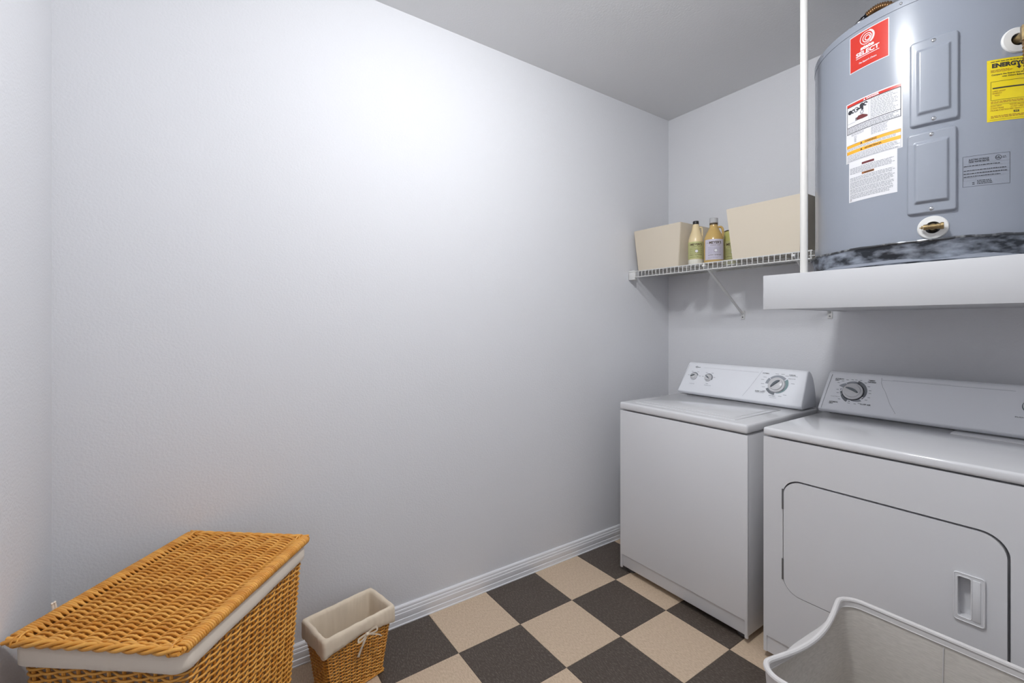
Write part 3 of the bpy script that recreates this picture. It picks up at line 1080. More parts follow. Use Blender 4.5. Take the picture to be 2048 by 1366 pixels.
P.lines(Wd * .20, y(.95), Wd * .25, y(.85), 2, INK, fill=0.4, layer=1)
P.build('data_plate', f, heat)


def flange(ang, z, r, hr):
    a = math.radians(ang)
    nrm = Vector((sin(a), -cos(a), 0))
    M = nrm.to_track_quat('Z', 'Y').to_matrix()
    c = Vector((HX, HY, z)) + nrm * HR
    bm = bmesh.new()
    lathe(bm, [(r, -0.004), (r, 0.001), (r * 0.93, 0.0045), (hr, 0.006), (hr, -0.004)], c, 40, M=M, cap=False)
    ring = obj('valve_ring', bm, WHITEPL, heat)
    return c, nrm, M


# drain valve near the bottom
c, nrm, M = flange(10.6, 1.6215, 0.0365, 0.0185)
side = Vector((-nrm.y, nrm.x, 0))
bm = bmesh.new()
tube(bm, [c - nrm * 0.039, c + nrm * 0.020], 0.0095, 14)
b0 = c + nrm * 0.022
tube(bm, [b0 - side * 0.021, b0 - side * 0.010, b0 - side * 0.0095, b0 + side * 0.0085, b0 + side * 0.009, b0 + side * 0.019], 0.008, 14, rad=[0.0085, 0.0085, 0.0070, 0.0070, 0.0085, 0.0085])
valve = obj('drain_valve', bm, BRASS, heat)
bm = bmesh.new()
Ms = side.to_track_quat('Z', 'Y').to_matrix()
lathe(bm, [(0.0085, 0), (0.0105, 0.001), (0.0105, 0.008), (0.0075, 0.0085), (0.0060, 0.003), (0.0, 0.002)], b0 + side * 0.017, 16, M=Ms, cap=False)
obj('outlet', bm, BRASS, valve)
bm = bmesh.new()
tube(bm, [b0 - side * 0.022 - nrm * 0.0, b0 - side * 0.026], 0.0055, 6)
box(bm, b0.x - 0.030, b0.x - 0.024, b0.y - 0.004, b0.y + 0.004, b0.z - 0.0015, b0.z + 0.0015)
obj('valve_stem', bm, BRASS, valve)

# relief valve high on the right
c, nrm, M = flange(39.0, 2.145, 0.037, 0.0175)
side = Vector((-nrm.y, nrm.x, 0))
bm = bmesh.new()
tube(bm, [c - nrm * 0.039, c + nrm * 0.045], 0.0115, 16)
tube(bm, [c + nrm * 0.040 + Vector((0, 0, 0.020)), c + nrm * 0.040 - Vector((0, 0, 0.022))], 0.016, 8)
rv = obj('relief_valve', bm, BRASS, heat)
bm = bmesh.new()
pp = []
rr = []
for k in range(60):
    t = k / 59
    pp.append(c + nrm * 0.040 + Vector((0.004 * t, 0, -0.020 - 0.10 * t)))
    rr.append(0.0115 + 0.0020 * (0.5 + 0.5 * cos(k * 2 * PI / 6)))
tube(bm, pp, 0.012, 12, rad=rr)
obj('discharge_pipe', bm, COPPER, rv)

# flexible conduit looping over the top cap
bm = bmesh.new()
ctrl = [(1.180, 1.245, 2.374), (1.200, 1.238, 2.430), (1.235, 1.230, 2.468), (1.282, 1.222, 2.492)]


def catmull(cs, per):
    cs = [Vector(c) for c in cs]
    out = []
    for i in range(len(cs) - 1):
        p0, p1, p2, p3 = cs[max(i - 1, 0)], cs[i], cs[i + 1], cs[min(i + 2, len(cs) - 1)]
        for k in range(per):
            t = k / per
            out.append(0.5 * ((2 * p1) + (-p0 + p2) * t + (2 * p0 - 5 * p1 + 4 * p2 - p3) * t * t + (-p0 + 3 * p1 - 3 * p2 + p3) * t ** 3))
    out.append(cs[-1])
    return out


pp = catmull(ctrl, 14)
tube(bm, pp, 0.009, 10, rad=[0.009 + 0.0014 * (k % 4 in (0, 1)) for k in range(len(pp))])
obj('conduit_fitting', bm, FLEX, heat)
bm = bmesh.new()
pp = catmull([(1.280, 1.222, 2.491), (1.302, 1.221, 2.500), (1.325, 1.222, 2.500), (1.350, 1.228, 2.488), (1.372, 1.24, 2.44), (1.378, 1.25, 2.374)], 20)
tube(bm, pp, 0.012, 12, rad=[0.0125 + 0.0018 * cos(2 * PI * k / 5) for k in range(len(pp))])
obj('flexible_conduit', bm, COPPER, heat)

# ================================================================== WIRE SHELF
SX1, SYF, SYB, SZ = 1.035, 1.370, 1.757, 1.650
shelf = thing('wire_shelf', (SX1 / 2, (SYF + SYB) / 2, 1.61), 'white wire shelf on the back wall, in the corner above the washing machine', 'shelf')
RW = 0.0024


def rail(name, p, q, r=0.0032):
    bm = bmesh.new()
    tube(bm, [p, q], r, 8)
    return obj(name, bm, WIRE, shelf)


rail('front_rail', (0.012, SYF, SZ - 0.002), (SX1, SYF, SZ - 0.002))
rail('front_rail', (0.050, SYF - 0.002, SZ - 0.037), (SX1, SYF - 0.002, SZ - 0.037))
rail('cross_rail', (0.012, SYF + 0.13, SZ - 0.0075), (SX1, SYF + 0.13, SZ - 0.0075))
rail('cross_rail', (0.012, SYF + 0.26, SZ - 0.0075), (SX1, SYF + 0.26, SZ - 0.0075))
rail('back_rail', (0.012, SYB, SZ - 0.006), (SX1, SYB, SZ - 0.006))
bm = bmesh.new()
tube(bm, [(0, SYB + 0.004, -RW), (0, SYF + 0.004, -RW), (0, SYF - 0.0035, -0.006), (0, SYF - 0.005, -0.012), (0, SYF - 0.005, -0.038)], RW * 0.85, 6)
wm = mesh_from('deck_wire', bm, WIRE, 60)
nW = 39
for i in range(nW):
    o = bpy.data.objects.new('deck_wire', wm)
    link(o, shelf)
    o.location = Vector((0.052 + (SX1 - 0.004 - 0.052) * i / (nW - 1), 0, SZ)) - ORG[shelf]
# wall bracket at the left end
bm = bmesh.new()
box(bm, 0.0005, 0.050, SYF - 0.006, SYF + 0.010, SZ - 0.052, SZ - 0.006, bev=0.002)
box(bm, 0.0005, 0.005, SYF - 0.006, SYF + 0.075, SZ - 0.052, SZ - 0.012, bev=0.001)
box(bm, 0.0005, 0.052, SYF - 0.008, SYF + 0.006, SZ - 0.006, SZ + 0.005, bev=0.002)
obj('wall_bracket', bm, WHITEPL, shelf)
for bx_ in (0.513, 0.958):
    bm = bmesh.new()
    a, b = Vector((bx_, SYF + 0.012, SZ - 0.012)), Vector((bx_, YB - 0.010, 1.383))
    tube(bm, [a, b], 0.0072, 10)
    br = obj('support_brace', bm, WIRE, shelf)
    bm = bmesh.new()
    box(bm, bx_ - 0.011, bx_ + 0.011, YB - 0.006, YB - 0.0004, 1.350, 1.398, bev=0.002)
    fp = obj('foot_plate', bm, WHITEPL, br)
    bm = bmesh.new()
    lathe(bm, [(0.0042, 0), (0.0038, 0.002), (0, 0.003)], (bx_, YB - 0.006, 1.362), 10, M=Matrix(((1, 0, 0), (0, 0, -1), (0, 1, 0))), cap=False)
    obj('screw_head', bm, STEEL, br)
    bm = bmesh.new()
    box(bm, bx_ - 0.008, bx_ + 0.008, SYF - 0.006, SYF + 0.016, SZ - 0.020, SZ - 0.009, bev=0.002)
    obj('rail_clip', bm, WIRE, br)


def canvas_bin(x0, x1, y0, y1, z0, z1, fl, label, skew=0.0):
    """tapered open box: fl = how much each side leans out towards the rim"""
    t = thing('storage_bin', ((x0 + x1) / 2, (y0 + y1) / 2, z0), label, 'bin', group=None)
    th = 0.004

    def loop(z, ins):
        k = (z - z0) / (z1 - z0)
        return [(x0 - fl * k + ins, y0 - fl * 0.55 * k + ins, z), (x1 + fl * k - ins, y0 - fl * 0.55 * k + ins, z),
                (x1 + fl * k - ins, y1 + fl * 0.3 * k - ins, z), (x0 - fl * k + ins, y1 + fl * 0.3 * k - ins, z)]
    bm = bmesh.new()
    A = [bm.verts.new(p) for p in loop(z0, 0)]
    B = [bm.verts.new(p) for p in loop(z1, 0)]
    C_ = [bm.verts.new(p) for p in loop(z1, th)]
    bm.faces.new(A)
    for i in range(4):
        j = (i + 1) % 4
        bm.faces.new((A[i], A[j], B[j], B[i]))
        bm.faces.new((B[i], B[j], C_[j], C_[i]))
    bmesh.ops.recalc_face_normals(bm, faces=bm.faces)
    bmesh.ops.bevel(bm, geom=[e for e in bm.edges if e.calc_face_angle(0) > 0.5], offset=0.0025, segments=2, affect='EDGES')
    obj('body', bm, BINM, t, ang=40)
    bm = bmesh.new()
    C2 = [bm.verts.new(p) for p in loop(z1 - 0.001, th - 0.0005)]
    D = [bm.verts.new(p) for p in loop(z0 + 0.006, th + 0.001)]
    for i in range(4):
        j = (i + 1) % 4
        bm.faces.new((C2[i], C2[j], D[j], D[i]))
    bm.faces.new(D)
    obj('lining', bm, BININ, t, ang=40)
    return t


canvas_bin(0.050, 0.338, 1.397, 1.700, SZ, SZ + 0.252, 0.024, 'cream canvas storage bin on the wire shelf, against the left wall')
canvas_bin(0.654, 0.972, 1.400, 1.700, SZ, SZ + 0.266, 0.026, 'larger cream canvas storage bin on the wire shelf, beside the white post')


# bottles
def bottle_label(root, c, R, z0, z1, a_mid, a_span, back, ink, words, circ=True):
    f = cyl(a_mid, z0, R=R, c=c)
    Wd = math.radians(a_span) * R
    Hh = z1 - z0
    P = Print(0.003)
    P.rect(-Wd / 2, 0, Wd / 2, Hh, back, 1)
    lab = P.build('paper_label', f, root, off=0.0006)
    P = Print(0.003)
    ww = min(Wd * 0.62, 0.062)
    P.rect(-ww / 2 - 0.011, Hh * .825, -ww / 2 - 0.003, Hh * .84, ink[0], 2)
    P.text("MEYER'S", 0.002, Hh * .77, Hh * .135, ink[0], width=ww, bold=0.03)
    P.text('CLEAN DAY', 0.004, Hh * .68, Hh * .05, ink[0], width=ww * .86, bold=0.01)
    P.lines(-ww * .55, Hh * .28, ww * .6, Hh * .64, 6, ink[1], fill=0.3, ragged=0.1)
    P.disc(0.004, Hh * .44, 0.0085, ink[0], 3)
    P.disc(0.004, Hh * .44, 0.0075, WHITEP, 4)
    P.text(words, 0.0, Hh * .20, Hh * .055, ink[0], width=ww * 1.1, bold=0.01)
    P.lines(-ww * .55, Hh * .05, ww * .6, Hh * .16, 2, ink[1], fill=0.35, ragged=0.4)
    P.build('lettering', f, lab, off=0.0006)


def handle(root, m, c, ang, pts, r):
    a = math.radians(ang)
    d = Vector((sin(a), -cos(a), 0))
    bm = bmesh.new()
    tube(bm, catmull([Vector((c[0], c[1], 0)) + d * p[0] + Vector((0, 0, p[1])) for p in pts], 6), r, 10)
    return obj('handle', bm, m, root)


c1 = (0.412, 1.452)
b1 = thing('softener_bottle', (c1[0], c1[1], SZ), 'cream bottle with a black cap and green label on the wire shelf', 'bottle')
bm = bmesh.new()
lathe(bm, [(0.037, 0.000), (0.040, 0.003), (0.0405, 0.008), (0.0405, 0.034)], (c1[0], c1[1], SZ), 36, cap=True)
obj('base_band', bm, BOT1B, b1)
bm = bmesh.new()
lathe(bm, [(0.0400, 0.033), (0.0405, 0.036), (0.0405, 0.138), (0.0375, 0.155), (0.030, 0.178), (0.022, 0.202), (0.0185, 0.224), (0.0165, 0.229), (0.0165, 0.234)], (c1[0], c1[1], SZ), 36)
obj('body', bm, BOT1, b1)
handle(b1, BOT1, c1, 123, [(0.016, SZ + 0.214), (0.028, SZ + 0.216), (0.0335, SZ + 0.205), (0.0340, SZ + 0.180), (0.0335, SZ + 0.150)], 0.0048)
bm = bmesh.new()
lathe(bm, [(0.0158, 0.232), (0.0162, 0.233), (0.0158, 0.251), (0.0145, 0.253), (0.0, 0.253)], (c1[0], c1[1], SZ), 28, cap=False)
obj('cap', bm, CAPB, b1)
bottle_label(b1, c1, 0.0409, SZ + 0.036, SZ + 0.132, 33, 200, LABG, (INKB, INKG), 'FABRIC SOFTENER')

c2 = (0.520, 1.452)
b2 = thing('detergent_jug', (c2[0], c2[1], SZ), 'amber jug with a clear cap and pale violet label on the wire shelf', 'bottle')
bm = bmesh.new()
lathe(bm, [(0.046, 0.0), (0.0495, 0.004), (0.050, 0.012), (0.050, 0.125), (0.0475, 0.140), (0.038, 0.165), (0.027, 0.187), (0.0215, 0.198), (0.0205, 0.214)], (c2[0], c2[1], SZ), 40)
obj('body', bm, BOT2, b2)
handle(b2, BOT2, c2, 123, [(0.018, SZ + 0.198), (0.034, SZ + 0.200), (0.043, SZ + 0.190), (0.046, SZ + 0.165), (0.043, SZ + 0.138)], 0.0062)
bm = bmesh.new()
lathe(bm, [(0.0212, 0.212), (0.0212, 0.222), (0.0, 0.222)], (c2[0], c2[1], SZ), 28, cap=False)
obj('cap_collar', bm, INKB, b2)
bm = bmesh.new()
lathe(bm, [(0.0215, 0.222), (0.0215, 0.248), (0.0200, 0.250), (0.0, 0.250)], (c2[0], c2[1], SZ), 28, cap=False)
lathe(bm, [(0.0195, 0.2225), (0.0195, 0.247), (0.0, 0.248)], (c2[0], c2[1], SZ), 28, cap=False)
obj('cap', bm, CAPC, b2)
bottle_label(b2, c2, 0.0504, SZ + 0.018, SZ + 0.128, 38, 125, LABV, (INKB, INKV), 'LAUNDRY DETERGENT')

c3 = (0.556, 1.570)
b3 = thing('lime_canister', (c3[0], c3[1], SZ), 'lime green canister with a dark rim, half hidden behind the amber jug', 'canister')
bm = bmesh.new()
lathe(bm, [(0.041, 0.0), (0.043, 0.003), (0.0425, 0.13), (0.0375, 0.186)], (c3[0], c3[1], SZ), 36)
obj('body', bm, BOT3, b3)
bm = bmesh.new()
lathe(bm, [(0.0380, 0.183), (0.0383, 0.1885), (0.034, 0.190), (0.0, 0.190)], (c3[0], c3[1], SZ), 36, cap=False)
obj('rim', bm, INKB, b3)
bottle_label(b3, c3, 0.0434, SZ + 0.015, SZ + 0.127, 30, 150, LABG, (INKB, INKG), 'SURFACE WIPES')


# ================================================================== WICKER
def rr_sampler(hw, hd, r):
    """closed rounded rectangle, sampled by fraction of its length: returns point and outward normal"""
    segs = []
    a, b = hw - r, hd - r
    parts = [('l', (hw, -b), (hw, b)), ('c', (a, b), 0), ('l', (a, hd), (-a, hd)), ('c', (-a, b), 90), ('l', (-hw, b), (-hw, -b)), ('c', (-a, -b), 180),
             ('l', (-a, -hd), (a, -hd)), ('c', (a, -b), 270)]
    lens = [(math.dist(p[1], p[2]) if p[0] == 'l' else PI * r / 2) for p in parts]
    tot = sum(lens)

    def fn(u):
        s = (u % 1.0) * tot
        for p, L in zip(parts, lens):
            if s <= L:
                if p[0] == 'l':
                    k = s / L
                    x = p[1][0] + (p[2][0] - p[1][0]) * k
                    yy = p[1][1] + (p[2][1] - p[1][1]) * k
                    d = ((p[2][0] - p[1][0]) / L, (p[2][1] - p[1][1]) / L)
                    return (x, yy), (d[1], -d[0])
                an = math.radians(p[2] + 90 * s / L)
                return (p[1][0] + r * cos(an), p[1][1] + r * sin(an)), (cos(an), sin(an))
            s -= L
        return fn(0.0)
    return fn, tot


def weave_body(root, bot, top, z0, z1, r, pitch, rs, stakes, amp, seed):
    """rows of willow woven in and out of upright stakes, tapering from bot=(hw,hd) to top=(hw,hd)"""
    rnd = random.Random(seed)
    bm = bmesh.new()
    nrow = int((z1 - z0) / pitch)
    for k in range(nrow):
        z = z0 + pitch * (k + 0.5)
        t = (z - z0) / (z1 - z0)
        fnr, tot = rr_sampler(bot[0] + (top[0] - bot[0]) * t, bot[1] + (top[1] - bot[1]) * t, r)
        pts = []
        per = 4
        ph = rnd.random() * 10
        dz = rnd.uniform(-0.12, 0.12) * pitch
        for i in range(stakes * per):
            u = i / (stakes * per)
            p, nn = fnr(u)
            o = amp * cos(PI * u * stakes + PI * k) + 0.0006 * noise.noise(Vector((u * 30, ph, k)))
            pts.append((p[0] + nn[0] * o, p[1] + nn[1] * o, z + dz + 0.18 * pitch * noise.noise(Vector((u * 18, k * 0.3, ph)))))
        tube(bm, pts, rs * rnd.uniform(0.88, 1.1), 5, closed=True)
    wv = obj('willow_weave', bm, WICK, root, local=True, ang=80)
    tag(wv, kind='stuff')
    f0, _ = rr_sampler(bot[0], bot[1], r)
    f1, _ = rr_sampler(top[0], top[1], r)
    bm = bmesh.new()
    for j in range(stakes):
        p, _n = f0(j / stakes)
        q, _n = f1(j / stakes)
        tube(bm, [(p[0], p[1], z0), (q[0], q[1], z1)], rs * 1.25, 6)
    st = obj('upright_stakes', bm, WICKD, root, local=True)
    tag(st, kind='stuff')


def rope(bm, p, q, strands, rad, rs, turns, nsmp=60, flat=1.0):
    p, q = Vector(p), Vector(q)
    d = (q - p).normalized()
    up = Vector((0, 0, 1))
    s = d.cross(up).normalized()
    for k in range(strands):
        pts = []
        for i in range(nsmp + 1):
            t = i / nsmp
            a = 2 * PI * (turns * t + k / strands)
            pts.append(p + (q - p) * t + s * (rad * cos(a)) + up * (rad * flat * sin(a)))
        tube(bm, pts, rs, 6)
    return bm


# ---- large hamper in the corner
LW, LD, LZ = 0.263, 0.2125, 0.606
ham = thing('wicker_hamper', (0.360, -0.885, 0.0), 'large honey wicker laundry hamper with a flat woven lid in the wall corner', 'hamper', rz=math.radians(-39.1))
TOPD, BOTD = (LW - 0.014, LD - 0.014), (LW - 0.048, LD - 0.045)
weave_body(ham, BOTD, TOPD, 0.012, 0.588, 0.030, 0.0079, 0.0031, 46, 0.0058, 3)
bm = bmesh.new()
rope(bm, (-BOTD[0], -BOTD[1], 0.008), (BOTD[0], -BOTD[1], 0.008), 3, 0.004, 0.004, 14)
rope(bm, (-BOTD[0], BOTD[1], 0.008), (BOTD[0], BOTD[1], 0.008), 3, 0.004, 0.004, 14)
rope(bm, (-BOTD[0], -BOTD[1], 0.008), (-BOTD[0], BOTD[1], 0.008), 3, 0.004, 0.004, 11)
rope(bm, (BOTD[0], -BOTD[1], 0.008), (BOTD[0], BOTD[1], 0.008), 3, 0.004, 0.004, 11)
obj('foot_border', bm, WICK, ham, local=True)


def cloth_shell(name, root, prof, m, N=240, hem=None, wob=0.0015, seed=1.0, close_bottom=False, crn=0.03):
    """loops of rounded rectangles: prof = list of (hw, hd, z, hemweight)"""
    bm = bmesh.new()
    loops = []
    for hw, hd, z, hwgt in prof:
        fnr, tot = rr_sampler(hw, hd, min(crn, hw * .5, hd * .5))
        L = []
        for i in range(N):
            u = i / N
            p, nn = fnr(u)
            o = wob * (noise.noise(Vector((u * 26, z * 22, seed))) + 0.5 * noise.noise(Vector((u * 70, z * 40, seed + 5))))
            zz = z + (hem(u, p) * hwgt if hem else 0)
            L.append(bm.verts.new((p[0] + nn[0] * o, p[1] + nn[1] * o, zz)))
        loops.append(L)
    for a, b in zip(loops, loops[1:]):
        for i in range(N):
            bm.faces.new((a[i], a[(i + 1) % N], b[(i + 1) % N], b[i]))
    if close_bottom:
        bm.faces.new(loops[-1])
    return obj(name, bm, m, root, local=True, ang=70)


hemf = lambda u, p: 0.004 * noise.noise(Vector((u * 12, 0.3, 2.2)))
ti = TOPD
cloth_shell('cotton_liner', ham, [(ti[0] + 0.0072, ti[1] + 0.0072, 0.548, 1), (ti[0] + 0.0098, ti[1] + 0.0098, 0.551, 1), (ti[0] + 0.0105, ti[1] + 0.0105, 0.564, 0.5),
                                  (ti[0] + 0.0105, ti[1] + 0.0105, 0.580, 0), (ti[0] + 0.008, ti[1] + 0.008, 0.592, 0), (ti[0] + 0.001, ti[1] + 0.001, 0.5955, 0),
                                  (ti[0] - 0.010, ti[1] - 0.010, 0.590, 0), (ti[0] - 0.014, ti[1] - 0.014, 0.55, 0), (BOTD[0] - 0.016, BOTD[1] - 0.016, 0.03, 0)], CLOTHW,
            hem=hemf, close_bottom=True)

# lid
rnd = random.Random(5)
bm = bmesh.new()
frame_r = 0.0065
tube(bm, [(-LW + 0.004, -LD + 0.006, LZ), (LW - 0.004, -LD + 0.006, LZ)], frame_r, 8)
tube(bm, [(-LW + 0.004, LD - 0.006, LZ), (LW - 0.004, LD - 0.006, LZ)], frame_r, 8)
nst = 10
sp = (2 * LD - 0.050) / (nst - 1)
for j in range(nst):
    ys = -LD + 0.025 + sp * j
    tube(bm, [(-LW + 0.006, ys, LZ), (LW - 0.006, ys, LZ)], 0.0036, 7)
lidp = obj('lid', bm, WICKD, ham, local=True)
bm = bmesh.new()
nstr = 78
s1 = LD - 0.025
for i in range(nstr):
    x = -LW + 0.013 + (2 * LW - 0.026) * i / (nstr - 1)
    pts = []
    rs = 0.0031 * rnd.uniform(0.88, 1.08)
    jx = [0.0007 * noise.noise(Vector((i * 3.1, q * 0.6, 8))) for q in range(40)]
    lead = [(-LD + 0.022, -0.0075), (-LD + 0.009, -0.0090), (-LD - 0.0015, -0.006), (-LD - 0.0040, 0.0), (-LD - 0.0012, 0.0062), (-LD + 0.006, 0.0095), (-LD + 0.016, 0.0088)]
    for yy, zz in lead:
        pts.append((x, yy, LZ + zz))
    ns = (nst - 1) * 4
    for q in range(ns + 1):
        yy = -s1 + 2 * s1 * q / ns
        zz = 0.0064 * cos(PI * (yy + s1) / sp + PI * i)
        if q in (0, ns):
            zz = 0.0066
        pts.append((x + jx[q], yy, LZ + zz))
    for yy, zz in reversed(lead):
        pts.append((x, -yy, LZ + zz))
    tube(bm, pts, rs, 6)
lw = obj('lid_weave', bm, WICK, lidp, local=True, ang=80)
tag(lw, kind='stuff')
bm = bmesh.new()
for sx in (-1, 1):
    rope(bm, (sx * (LW + 0.001), -LD + 0.000, LZ + 0.001), (sx * (LW + 0.001), LD - 0.004, LZ + 0.001), 3, 0.0058, 0.0046, 4.0, 70, flat=0.9)
    rope(bm, (sx * (LW - 0.008), -LD + 0.006, LZ + 0.0035), (sx * (LW - 0.008), LD - 0.008, LZ + 0.0035), 2, 0.0042, 0.0036, -4.5, 70, flat=0.8)
obj('braided_border', bm, WICK, lidp, local=True, ang=80)
for sx in (-1, 1):
    for sy in (-1, 1):
        bm = bmesh.new()
        for q in (0, 1):
            cx_, cy_ = sx * (LW - 0.010 - 0.004 * q), sy * (LD - 0.026 - 0.003 * q)
            ring = [(cx_ + sx * 0.019 * cos(2 * PI * k / 16), cy_ + (0.004 * cos(2 * PI * k / 16)) * (1 if q else -1), LZ + 0.0125 * sin(2 * PI * k / 16)) for k in range(16)]
            tube(bm, ring, 0.0024, 6, closed=True)
        obj('corner_binding', bm, WICK, lidp, local=True, ang=80)
bm = bmesh.new()
for dx in (0.0, 0.006):
    tube(bm, [(0.150 + dx, -LD + 0.004, LZ - 0.010), (0.151 + dx, -LD - 0.008, LZ + 0.002), (0.153 + dx, -LD - 0.010, LZ + 0.020), (0.156 + dx, -LD - 0.006, LZ + 0.024)], 0.0026, 6)
obj('ribbon_tie', bm, CLOTHW, lidp, local=True)

# ---- small basket by the baseboard
SW, SD, SZb = 0.137, 0.087, 0.243
bas = thing('wicker_basket', (0.186, -0.396, 0.0), 'small honey wicker basket with a cream cotton liner tied in a bow', 'basket', rz=math.radians(102.6))
TB, BB = (SW - 0.004, SD - 0.004), (SW - 0.034, SD - 0.024)
weave_body(bas, BB, TB, 0.010, 0.236, 0.016, 0.0060, 0.0024, 34, 0.0040, 11)
bm = bmesh.new()
for sy in (-1, 1):
    rope(bm, (-BB[0], sy * BB[1], 0.007), (BB[0], sy * BB[1], 0.007), 3, 0.003, 0.0032, 9)
for sx in (-1, 1):
    rope(bm, (sx * BB[0], -BB[1], 0.007), (sx * BB[0], BB[1], 0.007), 3, 0.003, 0.0032, 6)
obj('foot_border', bm, WICK, bas, local=True)
bm = bmesh.new()
box(bm, -BB[0], BB[0], -BB[1], BB[1], 0.005, 0.010)
obj('base', bm, WICKD, bas, local=True)


def hem2(u, p):
    # the hem hangs lower at the corners and lifts at the bow
    kx = abs(p[0]) / SW
    ky = abs(p[1]) / SD
    h = -0.016 * (kx ** 3) if ky > 0.8 else -0.016 * (0.55 + 0.45 * ky ** 2)
    if p[1] < -SD * 0.8:
        h += 0.006 * math.exp(-((p[0] - 0.012) / 0.05) ** 2)
    return h + 0.003 * noise.noise(Vector((u * 14, 2.3, 1)))


cloth_shell('cotton_liner', bas, [(TB[0] + 0.0055, TB[1] + 0.0055, 0.196, 1), (TB[0] + 0.0080, TB[1] + 0.0080, 0.200, 1), (TB[0] + 0.0090, TB[1] + 0.0090, 0.212, 0.9), (TB[0] + 0.0085, TB[1] + 0.0085, 0.226, 0.4),
                                  (TB[0] + 0.0080, TB[1] + 0.0080, 0.238, 0), (TB[0] + 0.0050, TB[1] + 0.0050, 0.2455, 0), (TB[0] - 0.0015, TB[1] - 0.0015, 0.2480, 0), (TB[0] - 0.008, TB[1] - 0.008, 0.2450, 0),
                                  (TB[0] - 0.011, TB[1] - 0.011, 0.236, 0), (TB[0] - 0.013, TB[1] - 0.013, 0.215, 0), (TB[0] - 0.017, TB[1] - 0.016, 0.17, 0), (TB[0] - 0.022, TB[1] - 0.020, 0.11, 0),
                                  (BB[0] - 0.010, BB[1] - 0.010, 0.016, 0)], CLOTH, hem=hem2, wob=0.0030, seed=4.0, close_bottom=True, crn=0.012)
# bow
by = -SD - 0.012
bm = bmesh.new()


def ribbon(pts, wd):
    pts = catmull(pts, 6)
    prev = None
    for i, p in enumerate(pts):
        d = (pts[min(i + 1, len(pts) - 1)] - pts[max(i - 1, 0)]).normalized()
        s = d.cross(Vector((0, 1, 0)))
        s = s.normalized() * wd / 2 if s.length > 1e-4 else Vector((0, 0, wd / 2))
        row = [bm.verts.new(p + s + Vector((0, -0.0006, 0))), bm.verts.new(p - s + Vector((0, -0.0006, 0))), bm.verts.new(p - s + Vector((0, 0.0006, 0))), bm.verts.new(p + s + Vector((0, 0.0006, 0)))]
        if prev:
            for k in range(4):
                bm.faces.new((prev[k], prev[(k + 1) % 4], row[(k + 1) % 4], row[k]))
        prev = row


bxc, bzc = 0.014, 0.205
by -= 0.001
ribbon([(bxc, by, bzc), (bxc + 0.018, by - 0.003, bzc + 0.007), (bxc + 0.036, by - 0.004, bzc + 0.009), (bxc + 0.037, by - 0.007, bzc - 0.002), (bxc + 0.018, by - 0.006, bzc - 0.004), (bxc, by - 0.002, bzc)], 0.0065)
ribbon([(bxc, by, bzc), (bxc - 0.018, by - 0.003, bzc + 0.000), (bxc - 0.033, by - 0.004, bzc - 0.002), (bxc - 0.034, by - 0.007, bzc - 0.011), (bxc - 0.016, by - 0.006, bzc - 0.009), (bxc, by - 0.002, bzc)], 0.0065)
ribbon([(bxc, by - 0.001, bzc - 0.002), (bxc - 0.014, by - 0.004, bzc - 0.024), (bxc - 0.024, by + 0.002, bzc - 0.052), (bxc - 0.030, by + 0.006, bzc - 0.072)], 0.0085)
ribbon([(bxc, by - 0.001, bzc - 0.001), (bxc + 0.024, by - 0.007, bzc - 0.010), (bxc + 0.046, by - 0.008, bzc - 0.022), (bxc + 0.056, by - 0.006, bzc - 0.034)], 0.0042)
lathe(bm, [(0.0, -0.0065), (0.0055, -0.004), (0.0068, 0.0), (0.0055, 0.004), (0.0, 0.0065)], (bxc, by - 0.003, bzc), 10, cap=False)
obj('bow', bm, CLOTH, bas, local=True, ang=60)

# ================================================================== FABRIC LAUNDRY BIN
FX0, FX1, FY0, FY1, FZ = 1.380, 1.862, 0.205, 0.702, 0.522
fb = thing('fabric_laundry_bin', ((FX0 + FX1) / 2, (FY0 + FY1) / 2, 0.0), 'soft white fabric laundry bin with an oatmeal lining in front of the dryer', 'laundry bin')
hw, hd = (FX1 - FX0) / 2, (FY1 - FY0) / 2
NB = 200


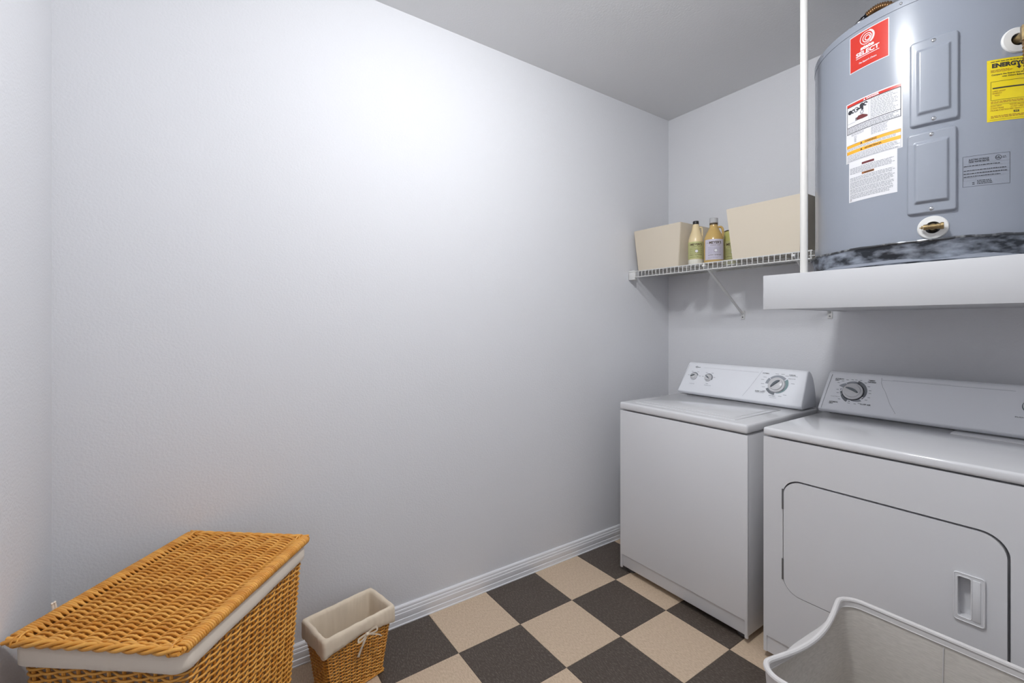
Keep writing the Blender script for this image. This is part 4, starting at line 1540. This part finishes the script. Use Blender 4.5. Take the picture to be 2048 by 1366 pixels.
def fb_pt(u, z_frac, ins):
    """z_frac 0 floor .. 1 rim, which dips and leans in at the two short ends"""
    tap = 0.030 * (1 - z_frac)
    fnr, tot = rr_sampler(hw - tap, hd - tap, 0.050)
    p, nn = fnr(u)
    e = max(0.0, 1 - (p[1] / (hd * 0.86)) ** 2) ** 1.3 if abs(p[0]) > hw * 0.86 - tap else 0.0
    k = z_frac ** 6
    x = p[0] - nn[0] * ins + math.copysign(1, p[0]) * e * (-0.030 * z_frac ** 14 + 0.046 * math.exp(-((z_frac - 0.85) / 0.10) ** 2))
    yv = p[1] - nn[1] * ins
    bul = 0.006 * sin(PI * min(z_frac, 1)) * noise.noise(Vector((u * 5, z_frac * 2, 1.7)))
    x += nn[0] * bul
    yv += nn[1] * bul
    z = FZ * z_frac - 0.012 * e * k
    return Vector((x, yv, z + 0.001))


def fb_shell(name, ins, zs, m, flip, bottom):
    bm = bmesh.new()
    loops = [[bm.verts.new(fb_pt(i / NB, z, ins)) for i in range(NB)] for z in zs]
    for a, b in zip(loops, loops[1:]):
        for i in range(NB):
            bm.faces.new((a[i], a[(i + 1) % NB], b[(i + 1) % NB], b[i]))
    if bottom:
        bm.faces.new(loops[0])
    return obj(name, bm, m, fb, local=True, ang=80)


zs = [0, 0.02, 0.15, 0.3, 0.45, 0.55, 0.62, 0.68, 0.73, 0.77, 0.81, 0.85, 0.88, 0.91, 0.94, 0.96, 0.975, 0.99, 1.0]
fb_shell('outer_shell', 0.0, zs, CANW, False, True)
fb_shell('lining', 0.0065, [0.012] + zs[1:], CANI, True, True)
fb_shell('rim_tape', 0.0080, [0.972, 0.98, 0.99, 1.0], CANW, True, False)
bm = bmesh.new()
tube(bm, [fb_pt(i / NB, 1.0, 0.003) + Vector((0, 0, 0.002)) for i in range(NB)], 0.0068, 10, closed=True)
obj('rim_binding', bm, CANW, fb, local=True)
bm = bmesh.new()
tube(bm, [fb_pt(i / NB, 0.972, 0.0080) for i in range(NB)], 0.0014, 6, closed=True)
obj('piping', bm, CANW, fb, local=True)
bm = bmesh.new()
# seam on the far long side, where X = 1.60
xs = 1.600 - (FX0 + FX1) / 2
best = min((i / 2000 for i in range(2000)), key=lambda u: (abs(fb_pt(u, 0.9, 0.0065).x - xs) + (10 if fb_pt(u, 0.9, 0).y < 0 else 0)))
tube(bm, [fb_pt(best, z, 0.0078) for z in (0.05, 0.2, 0.4, 0.6, 0.8, 0.9, 0.96)], 0.0012, 6)
obj('seam', bm, CANW, fb, local=True)
